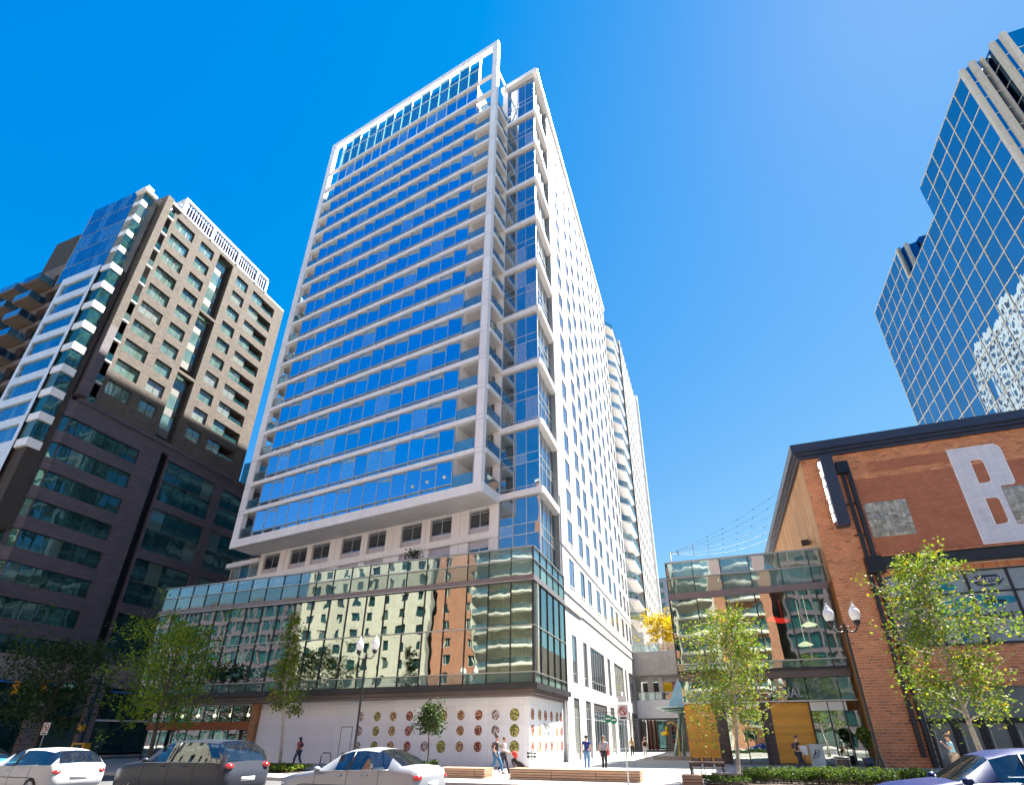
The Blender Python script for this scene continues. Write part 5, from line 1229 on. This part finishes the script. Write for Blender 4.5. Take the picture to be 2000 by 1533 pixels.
for p,q in (((-3.1,52,3.8),(-4.05,51.5,0)),((-3.0,52,3.8),(-3.3,52.5,0)),((-2.7,52,3.8),(-2.2,51.6,0)),((-2.6,52,3.8),(-2.0,52.4,0)),((-3.2,51.9,3.6),(-3.75,52.1,0))):
    mb=MB(); mb.tube([p,((p[0]+q[0])/2,(p[1]+q[1])/2,1.9),q],[.16,.13,.15],8); mb.build('leg',M['verd'],r_,True)
mb=MB(); mb.tube([(-3.55,51.2,0),(-3.5,51.2,2.2),(-3.6,51.2,2.7),(-3.95,51.2,2.95),(-4.3,51.2,2.85),(-4.45,51.2,2.5)],.05,8); mb.lathe([(.3,0),(.1,.3),(.05,.6)],(-3.55,51.2,0),10); mb.build('yellow_pole',M['yel'],r_,True)
mb=MB(); mb.tube([(-4.45,51.2,2.6),(-4.45,51.2,2.2)],[.1,.17],10); mb.tube([(-4.3,51.2,2.05),(-4.55,51.2,2.02),(-4.95,51.2,1.98)],[.2,.18,.15],10); mb.build('yellow_spout',M['yel'],r_,True)
bx('plinth',M['concrete'],r_,W0,-4.4,-1.8,51.0,52.9,0,.08)
# green octagon shop signs
for i,(b_,z) in enumerate(((58.5,3.35),(55.5,3.4))):
    lab=('green octagonal hanging shop sign farther along the white wall','green framed hanging shop sign nearer the hoarding')[i]
    r_=root('hanging_shop_sign',lab,'sign',(-10.4,b_,z))
    mb=MB(); n_=8; mb.poly([(-10.45+.38*math.cos(2*math.pi*(q+.5)/n_),b_,z+.38*math.sin(2*math.pi*(q+.5)/n_)) for q in range(n_)],(0,.1,0)); mb.build('plate',M['green'],r_)
    bx('bracket',M['black'],r_,W0,-11.05,-10.0,b_+.03,b_+.07,z+.6,z+.65)
    bx('emblem',M['signw'],r_,W0,-10.7,-10.2,b_-.02,b_-.001,z-.05,z+.1)
# string lights
r_=root('string_lights','fine catenary string lights from a roof pole to the brick eaves','string lights',(-1.4,46,14.7))
mb=MB(); mb.tube([(-2.0,46,12.1),(-2.0,46,16.9)],.05,8); mb.build('pole',M['dark'],r_,True)
M['bulbs']=mp('small_bulb',(.5,.45,.35),.3)
for i in range(6):
    e=Vector((8.75,43.5+i*2.6,21.2)); s_=Vector((-2.0,46,16.8)); pts=[]
    for k in range(17):
        t=k/16; p=s_.lerp(e,t); p.z-=(.8+.15*i)*4*t*(1-t)*.55; pts.append(tuple(p))
    mb=MB(); mb.tube(pts,.009,4); 
    for p in pts[1:-1:2]: mb.ball((p[0],p[1],p[2]-.06),.05,6)
    mb.build('light_string',M['ink'],r_)
# ------------------------------------------------------------------ people
M['skin']=mp('skin',(.52,.30,.21),.5,0,.06,8); M['skin2']=mp('tan_skin',(.36,.20,.13),.5,0,.06,8)
M['hairb']=mp('black_hair',(.02,.014,.01),.6); M['hairbr']=mp('brown_hair',(.09,.045,.02),.6); M['eye']=mp('eye',(.02,.015,.012),.2); M['lip']=mp('lips',(.35,.12,.1),.5)
def cloth(n,c): 
    if n not in M: M[n]=mp(n,c,.85,0,.12,6,.3,25)
    return M[n]
def skinned(name,nodes,edges,mat,par,sub=1,rootn=0):
    """nodes: [(x,y,z,rx,ry)] grown with a Skin modifier, baked to one mesh"""
    m=bpy.data.meshes.new(name); m.from_pydata([n[:3] for n in nodes],edges,[]); o=bpy.data.objects.new(name,m); COL.objects.link(o)
    md=o.modifiers.new('s','SKIN'); md.use_smooth_shade=True
    for i,n in enumerate(nodes): d=m.skin_vertices[0].data[i]; d.radius=(n[3],n[4] if len(n)>4 else n[3]); d.use_root=(i==rootn)
    ss=o.modifiers.new('u','SUBSURF'); ss.levels=sub; ss.render_levels=sub
    dg=bpy.context.evaluated_depsgraph_get(); me=bpy.data.meshes.new_from_object(o.evaluated_get(dg)); bpy.data.objects.remove(o)
    me.materials.clear(); me.materials.append(mat); me.polygons.foreach_set('use_smooth',[True]*len(me.polygons))
    o=bpy.data.objects.new(name,me); COL.objects.link(o); o.parent=par; return o
def local(mb,name,mat,par,smooth=True):
    o=mb.build(name,mat,None,smooth); o.parent=par; return o
def person(label,x,y,face,H=1.75,shirt=('grey_shirt',(.2,.2,.2)),trous=('dark_trousers',(.03,.03,.04)),hair='hairb',skin='skin',stride=.0,arms='down',female=False,sleeve=.5,shoe=('dark_shoes',(.04,.03,.03)),hairlen=0,extra=None,group=None):
    """face = compass heading in degrees (0 looks along +Y), built looking along local +Y"""
    r_=root('person',label,'person',(x,y,0),group); r_.rotation_euler=(0,0,-R(face)); k=H/1.75; r_.scale=(k,k,k)
    sw=.175 if female else .20; hw=.095
    lean=.03 if stride else 0
    L={}
    st=stride
    hip=[(-hw,0,.92),(hw,0,.92)]
    ft=[(-hw-.01,st*.5,.085),(hw+.01,-st*.5,.085+(.05 if st>.2 else 0))]
    kn=[(-hw-.005,st*.28+.05*(st>0)+.01,.50),(hw+.005,-st*.16+.05*(st>0)+.01,.49)]
    toe=[(ft[0][0]-.02,ft[0][1]+.15,.03),(ft[1][0]+.02,ft[1][1]+.14,.03)]
    sh=[(-sw,lean,1.43),(sw,lean,1.43)]
    if arms=='down': el=[(-sw-.05,lean-.02-.1*st,1.13),(sw+.05,lean-.02+.1*st,1.13)]; wr=[(-sw-.06,lean+.06-.25*st,.88),(sw+.06,lean+.06+.3*st,.88)]
    elif arms=='push': el=[(-sw-.04,lean-.05,1.15),(sw+.04,lean-.05,1.15)]; wr=[(-sw+.02,lean+.28,1.02),(sw-.02,lean+.28,1.02)]
    elif arms=='pocket': el=[(-sw-.09,lean-.08,1.14),(sw+.09,lean-.08,1.14)]; wr=[(-sw+.0,lean+.02,.93),(sw-.0,lean+.02,.93)]
    elif arms=='face': el=[(-sw-.06,lean+.05,1.14),(sw+.06,lean-.02,1.13)]; wr=[(-sw+.06,lean+.22,1.36),(sw+.06,lean+.06,.88)]
    N=[(0,0,.95,.14 if not female else .15,.10),(0,lean*.5,1.12,.125 if not female else .105,.088),(0,lean,1.32,.155 if not female else .13,.10),(0,lean,1.45,.08,.07),(0,lean+.01,1.52,.052,.054),(0,lean+.02,1.59,.068,.082),(0,lean+.025,1.68,.075,.092),(0,lean+.02,1.735,.05,.062)]
    E=[(0,1),(1,2),(2,3),(3,4),(4,5),(5,6),(6,7)]
    for s in (0,1):
        b=len(N); N+=[(*sh[s],.055,.055),(*el[s],.04,.04),(*wr[s],.027,.024)]; E+=[(2,b),(b,b+1),(b+1,b+2)]
        d=(Vector(wr[s])-Vector(el[s])).normalized(); side=Vector((1,0,0)) if s==0 else Vector((-1,0,0)); pl=Vector(wr[s])+d*.07; fwd=d.cross(side).normalized()
        N.append((*pl,.028,.016)); pi=len(N)-1; E.append((b+2,pi))
        for f_ in range(4):
            o_=fwd*(f_-1.5)*.02; l_=(.07,.085,.08,.06)[f_]; p1=pl+d*.03+o_*1.1; p2=p1+d*l_*.5+side*.006; p3=p2+d*l_*.45+side*.02
            q=len(N); N+=[(*p1,.009,.009),(*p2,.008,.008),(*p3,.007,.007)]; E+=[(pi,q),(q,q+1),(q+1,q+2)]
        p1=Vector(wr[s])+d*.03-fwd*.03; p2=p1+d*.035-fwd*.02+side*.01; p3=p2+d*.03+side*.008; q=len(N); N+=[(*p1,.011,.011),(*p2,.009,.009),(*p3,.008,.008)]; E+=[(b+2,q),(q,q+1),(q+1,q+2)]
        b=len(N); N+=[(*hip[s],.09,.09),(*kn[s],.056,.058),(*ft[s],.038,.04),(*toe[s],.035,.022)]; E+=[(0,b),(b,b+1),(b+1,b+2),(b+2,b+3)]
    skinned('body',N,E,M[skin],r_)
    c1,c2=cloth(*shirt),cloth(*trous)
    g=.022
    N=[(0,0,.93,.16,.125),(0,lean*.5,1.12,.145 if not female else .125,.11),(0,lean,1.32,.175 if not female else .148,.122),(0,lean,1.455,.095,.085)]; E=[(0,1),(1,2),(2,3)]
    for s in (0,1):
        if sleeve>0: 
            e=Vector(sh[s]).lerp(Vector(el[s]),sleeve if sleeve<1 else 1); b=len(N); N+=[(*sh[s],.078,.078),(*e,.066,.066)]; E+=[(2,b),(b,b+1)]
            if sleeve>=1: N.append((*wr[s],.045,.045)); E.append((b+1,b+2))
    skinned('shirt',N,E,c1,r_)
    N=[(0,0,.97,.155,.118)]; E=[]
    for s in (0,1): b=len(N); N+=[(*hip[s],.112,.112),(*kn[s],.082,.084),(ft[s][0],ft[s][1],ft[s][2]+.02,.062,.066)]; E+=[(0,b),(b,b+1),(b+1,b+2)]
    skinned('trousers',N,E,c2,r_)
    for s in (0,1):
        f=ft[s]; t=toe[s]; skinned('shoe',[(f[0],f[1]-.04,f[2]-.03,.045,.04),(f[0],f[1]+.03,f[2]-.035,.048,.042),(t[0],t[1],t[2]+.008,.04,.028)],[(0,1),(1,2)],cloth(*shoe),r_)
    hy=lean+.02
    mb=MB(); mb.ball((0,hy-.018,1.70),.103,12,.95,1,1); local(mb,'hair',M[hair],r_)
    if hairlen: skinned('hair',[(0,hy-.06,1.68,.08,.05),(0,hy-.085,1.55,.075,.04),(0,hy-.08,1.55-hairlen,.05,.03)],[(0,1),(1,2)],M[hair],r_)
    # face: front plane of the head, eyes, nose, mouth, ears
    skinned('face',[(0,hy+.03,1.57,.045,.05),(0,hy+.035,1.64,.06,.062),(0,hy+.03,1.71,.058,.06)],[(0,1),(1,2)],M[skin],r_)
    for s in (-1,1):
        mb=MB(); mb.ball((s*.028,hy+.088,1.655),.010,8); local(mb,'eye',M['eye'],r_); mb=MB(); mb.ball((s*.082,hy+.0,1.64),.026,8,1.2,.4,.8); local(mb,'ear',M[skin],r_)
    mb=MB(); mb.poly([(-.013,hy+.088,1.615),(.013,hy+.088,1.615),(0,hy+.09,1.655)],(0,.022,-.006)); local(mb,'nose',M[skin],r_)
    mb=MB(); mb.ball((0,hy+.084,1.592),.02,8,.3,1.1,.5); local(mb,'mouth',M['lip'],r_)
    return r_
person('man seen from behind in navy t-shirt and light jeans',-7.46,32.25,5,1.78,('navy_tshirt',(.012,.03,.16)),('light_blue_jeans',(.10,.22,.38)),hair='hairb',stride=.05)
p_=person('man seen from behind in grey t-shirt and dark trousers, red bag at his side',-6.44,32.2,8,1.75,('grey_tshirt',(.24,.22,.27)),('black_trousers',(.015,.015,.02)),hair='hairbr',stride=.12)
mb=MB(); mb.tube([(.2,.05,1.25),(.24,.08,.95),(.2,.1,.75)],[.03,.07,.05],8); local(mb,'bag',cloth('red_bag',(.45,.06,.06)),p_)
person('walking man in black t-shirt and blue jeans beside a pushchair',-11.05,27.2,82,1.78,('black_tshirt',(.02,.02,.022)),('blue_jeans',(.04,.13,.25)),hair='hairb',stride=.62,arms='pocket')
p_=person('woman in pink top with floral backpack pushing a red pushchair',-10.95,28.0,85,1.68,('pink_top',(.55,.38,.38)),('dark_leggings',(.05,.04,.05)),hair='hairbr',skin='skin',stride=.5,arms='push',female=True,sleeve=1,shoe=('white_trainers',(.7,.7,.7)))
skinned('backpack',[(0,-.16,1.2,.12,.09),(0,-.19,1.35,.12,.1),(0,-.16,1.45,.09,.07)],[(0,1),(1,2)],cloth('floral_backpack',(.35,.33,.2)),p_)
p_=person('dark haired woman in coral top with backpack walking left past the plain hoarding',-26.0,30.0,-88,1.68,('coral_top',(.5,.13,.12)),('dark_blue_jeans',(.03,.06,.12)),hair='hairb',skin='skin2',stride=.5,female=True,sleeve=.7,hairlen=.12)
skinned('backpack',[(0,-.17,1.15,.12,.09),(0,-.2,1.3,.12,.1),(0,-.16,1.43,.09,.07)],[(0,1),(1,2)],cloth('dark_backpack',(.05,.03,.05)),p_)
p_=person('man in black t-shirt with dark backpack walking right behind the hedge',3.72,33.0,85,1.76,('black_tshirt',(.02,.02,.022)),('charcoal_trousers',(.025,.03,.045)),hair='hairbr',stride=.5)
skinned('backpack',[(0,-.17,1.12,.12,.09),(0,-.2,1.3,.12,.1),(0,-.16,1.43,.09,.07)],[(0,1),(1,2)],cloth('dark_backpack',(.05,.03,.05)),p_)
p_=person('man in brown cap and pale blue shirt behind the blue car',9.6,30.0,-80,1.80,('pale_blue_shirt',(.25,.5,.6)),('khaki_shorts',(.3,.25,.18)),hair='hairbr',stride=.4,arms='face')
mb=MB(); mb.ball((0,.02,1.74),.108,12,.6); local(mb,'cap',cloth('brown_cap',(.12,.05,.04)),p_); mb=MB(); mb.poly([(-.07,.1,1.73),(.07,.1,1.73),(.05,.2,1.715),(-.05,.2,1.715)],(0,0,.012)); local(mb,'cap_peak',M['hairbr'],p_)
person('woman in black sleeveless top and white trousers walking out of the alley',-6.45,50.9,178,1.70,('black_vest',(.02,.018,.018)),('white_trousers',(.7,.68,.68)),hair='hairbr',stride=.35,female=True,sleeve=0,hairlen=.1)
person('person in mustard top and black trousers by the white wall',-7.9,53.0,-20,1.70,('mustard_top',(.45,.33,.16)),('black_trousers',(.015,.015,.02)),hair='hairbr',stride=.1,female=True,sleeve=.8,hairlen=.12)
# pushchair
r_=root('pushchair','red hooded pushchair with black frame before the timber seat','pushchair',(-10.1,27.75,0)); X,Y=-10.1,27.75
skinned('hood',[(-.22,0,.78,.1,.2),(-.12,0,.9,.14,.22),(.05,0,.9,.12,.2)],[(0,1),(1,2)],cloth('red_pushchair_fabric',(.55,.05,.04)),r_)
skinned('seat',[(-.25,0,.72,.06,.18),(-.12,0,.5,.08,.2),(.2,0,.4,.06,.18),(.42,0,.22,.05,.14)],[(0,1),(1,2),(2,3)],cloth('black_pushchair_seat',(.03,.02,.02)),r_)
for s in (-.22,.22):
    mb=MB(); mb.tube([(-.62,s,1.0),(-.3,s,.72),(.1,s,.3),(.45,s,.12)],.014,6); mb.tube([(-.1,s,.55),(-.3,s,.12)],.014,6); local(mb,'frame_tube',M['dark'],r_)
    for xx,rr in ((-.3,.13),(.45,.1)):
        mb=MB(); mb.lathe([(rr-.04,-.02),(rr,-.02),(rr,.02),(rr-.04,.02),(0,.012)],(0,0,0),14); o=local(mb,'wheel',M['black'],r_); o.rotation_euler=(R(90),0,0); o.location=(xx,s,rr)
mb=MB(); mb.tube([(-.62,-.22,1.0),(-.62,.22,1.0)],.018,6); local(mb,'handlebar',M['dark'],r_)
# ------------------------------------------------------------------ cars
M['tyre']=mp('tyre_rubber',(.02,.02,.02),.9); M['rim']=mp('alloy_rim',(.45,.45,.47),.3,.8); M['headl']=mp('headlamp_glass',(.75,.78,.8),.08,0,.05,5,spec=1,coat=1); M['taill']=mp('tail_lamp',(.55,.01,.01),.15,0,.05,5,spec=.8,coat=.8)
M['cglass']=glassmat('car_window_glass',(.01,.013,.016),(.75,.8,.85),.14,0,trans=.7,tcol=(.5,.55,.56))
def paint(name,c,metal=.35):
    m=mp(name,c,.34,metal,.04,1.5,coat=.05,spec=.25); return m
def car(label,x,y,z,mat,kind='sedan',L_=4.6,Wd=1.82,H_=1.46,grp='cars driving left past the camera'):
    """faces local -X"""
    r_=root('car',label,'car',(x,y,z),grp)
    hw=Wd/2
    # stations: x, z_bottom, z_belt, z_top, half width at belt, half width at roof
    if kind=='sedan': ST=[(0,.38,.62,.64,.62,.60),(.12,.24,.70,.74,.80,.74),(.5,.2,.80,.84,.9,.80),(.95,.2,.86,.90,.905,.78),(1.35,.2,.90,.95,.91,.74),(1.95,.2,.93,1.34,.91,.60),(2.3,.2,.94,1.43,.91,.60),(2.75,.2,.95,1.46,.91,.60),(3.2,.2,.96,1.42,.91,.59),(3.65,.2,.97,1.27,.905,.60),(4.0,.22,.98,1.06,.895,.66),(4.35,.26,.97,1.03,.87,.72),(4.52,.34,.92,.96,.80,.70),(4.6,.42,.80,.82,.70,.66)]
    elif kind=='hatch': ST=[(0,.38,.64,.66,.62,.60),(.12,.24,.72,.78,.80,.74),(.5,.2,.82,.88,.9,.80),(.95,.2,.88,.95,.905,.76),(1.2,.2,.92,1.02,.91,.72),(1.75,.2,.94,1.38,.91,.62),(2.2,.2,.95,1.48,.91,.61),(2.8,.2,.97,1.50,.91,.61),(3.3,.2,.99,1.48,.91,.60),(3.8,.2,1.0,1.42,.905,.60),(4.15,.24,1.0,1.25,.89,.62),(4.3,.3,.97,1.05,.86,.68),(4.38,.42,.8,.84,.78,.7),(4.4,.5,.7,.72,.7,.66)]
    else: ST=[(0,.42,.78,.80,.66,.62),(.12,.28,.88,.94,.84,.78),(.5,.25,.98,1.04,.92,.82),(.95,.25,1.03,1.10,.93,.80),(1.3,.25,1.06,1.16,.935,.76),(1.85,.25,1.08,1.60,.935,.68),(2.3,.25,1.09,1.70,.935,.68),(2.9,.25,1.1,1.72,.935,.68),(3.5,.25,1.1,1.71,.935,.68),(4.1,.25,1.1,1.68,.93,.68),(4.5,.28,1.08,1.45,.92,.72),(4.68,.32,1.02,1.12,.9,.76),(4.76,.42,.86,.9,.8,.74),(4.8,.5,.75,.78,.72,.7)]
    s0=H_/max(s[3] for s in ST); sx=L_/ST[-1][0]; wy=hw/.91
    rings=[]
    for (a,zb,zl,zt_,wb,wr) in ST:
        zb*=s0;zl*=s0;zt_*=s0; wb*=wy; wr*=wy
        half=[(0,zb),(wb*.8,zb),(wb*.97,zb+.1),(wb,zb+(zl-zb)*.45),(wb*.985,zb+(zl-zb)*.8),(wb*.95,zl),(wr+(wb*.95-wr)*.12,zt_-(zt_-zl)*.12),(wr*.8,zt_-.004),(0,zt_+.015)]
        rings.append((a*sx-L_/2,half))
    nH=9; mb=MB(); V=[];ring=[]
    for a,hf in rings:
        full=hf+[(-p,q) for p,q in reversed(hf[1:-1])]; V+=[(a,p,q) for p,q in full]
    n=16; F=[];MI=[]; gl=[]
    for i in range(len(rings)-1):
        for k in range(n):
            f=(i*n+k,i*n+(k+1)%n,(i+1)*n+(k+1)%n,(i+1)*n+k)
            side=k in (5,10); top=k in(6,7,8,9)
            h0=ST[i][3]-ST[i][2]; h1=ST[i+1][3]-ST[i+1][2]
            isg=(side and (h0>.25 and h1>.15 or h0>.15 and h1>.25)) or (top and abs(h0-h1)>.13 and max(h0,h1)>.2)
            (gl if isg else F).append(f)
    F.append(tuple(range(n))); F.append(tuple((len(rings)-1)*n+k for k in reversed(range(n))))
    def mk(nm,fs,mat_,sub=True):
        m=bpy.data.meshes.new(nm); m.from_pydata(V,[],fs); m.materials.append(mat_); b=bmesh.new(); b.from_mesh(m); bmesh.ops.delete(b,geom=[v for v in b.verts if not v.link_faces],context='VERTS'); bmesh.ops.recalc_face_normals(b,faces=b.faces); b.to_mesh(m); b.free()
        m.polygons.foreach_set('use_smooth',[True]*len(m.polygons)); o=bpy.data.objects.new(nm,m); COL.objects.link(o); o.parent=r_; return o
    mk('body',F,mat); mk('windows',gl,M['cglass'])
    # pillars on the glass
    def onside(a,t,s):
        for (a0,h0),(a1,h1) in zip(rings,rings[1:]):
            if a0<=a<=a1:
                q=(a-a0)/(a1-a0); pb_=[h0[5][j]*(1-q)+h1[5][j]*q for j in(0,1)]; pt_=[h0[6][j]*(1-q)+h1[6][j]*q for j in (0,1)]
                return (a,s*((pb_[0]*(1-t)+pt_[0]*t)+.004),pb_[1]*(1-t)+pt_[1]*t)
    def ringpt(a,k,s):
        for (a0,h0),(a1,h1) in zip(rings,rings[1:]):
            if a0<=a<=a1:
                q=(a-a0)/(a1-a0); return (a,s*((h0[k][0]*(1-q)+h1[k][0]*q)+.002),h0[k][1]*(1-q)+h1[k][1]*q)
    for s in (-1,1):
        for q in (.29,.52,.74):
            mb=MB(); mb.tube([ringpt(q*L_-L_/2,k,s) for k in (2,3,4,5)],.006,4); local(mb,'door_seam',M['ink'],r_)
        mid=.52*L_-L_/2
        mb=MB(); mb.tube([onside(mid,.0,s),onside(mid+.03,.5,s),onside(mid+.05,1.0,s)],.03,6); local(mb,'pillar',M['black'],r_)
        a0=.26*L_-L_/2
        mb=MB(); mb.tube([onside(a,0,s) for a in np.linspace(.28*L_-L_/2,.8*L_-L_/2,9)],.012,5); local(mb,'window_trim',M['rail'],r_)
        mb=MB(); mb.tube([(x_,s*(hw*.995),.42*H_) for x_ in np.linspace(-.3*L_,.3*L_,7)],.012,5); local(mb,'side_moulding',M['dark'],r_)
        for q in (.44,.62): 
            mb=MB(); p=onside(q*L_-L_/2,0,s); mb.box(W0,p[0],p[0]+.2,min(p[1]+s*.01,p[1]+s*.04),max(p[1]+s*.01,p[1]+s*.04),p[2]-.12,p[2]-.09); local(mb,'door_handle',mat,r_)
        mb=MB(); p=onside(.31*L_-L_/2,.1,s); mb.ball((p[0],p[1]+s*.1,p[2]+.06),.1,10,.7,.8,1); local(mb,'wing_mirror',mat,r_)
        for wx_ in (.185*L_-L_/2,.80*L_-L_/2):
            rr=.325; 
            mb=MB(); mb.lathe([(.2,-.1),(rr-.02,-.1),(rr,-.07),(rr,.07),(rr-.02,.1),(.2,.1)],(0,0,0),20); w_=local(mb,'wheel',M['tyre'],r_); w_.rotation_euler=(R(90),0,0); w_.location=(wx_,s*(hw-.1),rr)
            mb=MB()
            for q in range(5): a=2*math.pi*q/5; mb.tube([(0,0,.09*-s),(.2*math.cos(a),.2*math.sin(a),.085*-s)],.03,5)
            mb.lathe([(.0,.06*-s),(.21,.05*-s),(.215,.09*-s)],(0,0,0),16); o=local(mb,'rim',M['rim'],w_)
            mb=MB(); mb.lathe([(.0,-.02),(rr+.05,-.02),(rr+.05,.0),(0,.0)],(0,0,0),20); o=local(mb,'wheel_arch',M['black'],r_); o.rotation_euler=(R(90),0,0); o.location=(wx_,s*(hw*.972),rr+.02)
        zf=(.62 if kind!='suv' else .78)*s0
        mb=MB(); mb.ball((-L_/2+.2,s*hw*.72,zf),.17,12,.42,1.2,.9); local(mb,'headlight',M['headl'],r_)
        mb=MB(); mb.ball((L_/2-.12,s*hw*.76,(.8 if kind!='suv' else 1.0)*s0),.15,12,.6,.7,.9); local(mb,'tail_light',M['taill'],r_)
    mb=MB(); mb.box(W0,-L_/2-.01,-L_/2+.06,-.45,.45,.4*s0,.52*s0); local(mb,'grille',M['black'],r_)
    mb=MB(); mb.box(W0,L_/2-.03,L_/2+.01,-.26,.26,.58*s0,.70*s0); local(mb,'number_plate',M['signw'],r_)
    for s in (-.36,.36):
        sx_=-.05*L_; mb=MB(); mb.box(W0,sx_,sx_+.12,s-.24,s+.24,.5,1.05*s0); mb.box(W0,sx_-.4,sx_,s-.24,s+.24,.4,.52); mb.box(W0,sx_+.85,sx_+.97,s-.24,s+.24,.5,1.0*s0); mb.box(W0,sx_+.02,sx_+.1,s-.1,s+.1,1.06*s0,1.22*s0); local(mb,'seat',M['room'],r_)
    return r_
zr=-.128
car('bright blue saloon car at the right edge driving left',5.15,14.0,zr,paint('blue_car_paint',(.0006,.010,.075),.0),'sedan',4.7,1.84,1.60)
car('silver white saloon car before the slender tree and hoarding',-9.75,14.0,zr,paint('silver_car_paint',(.30,.32,.36)),'sedan',4.5,1.82,1.54)
car('dark grey sport utility vehicle between two pale cars',-16.5,14.2,zr,paint('graphite_car_paint',(.035,.04,.055),.1),'suv',4.8,1.88,1.74)
car('white hatchback car behind the grey utility vehicle',-22.5,13.3,zr,paint('white_car_paint',(.42,.44,.47),0),'hatch',4.2,1.8,1.48)
car('teal blue car at the far left edge of the traffic',-27.6,13.6,zr,paint('teal_car_paint',(.04,.20,.28)),'sedan',4.6,1.82,1.50)
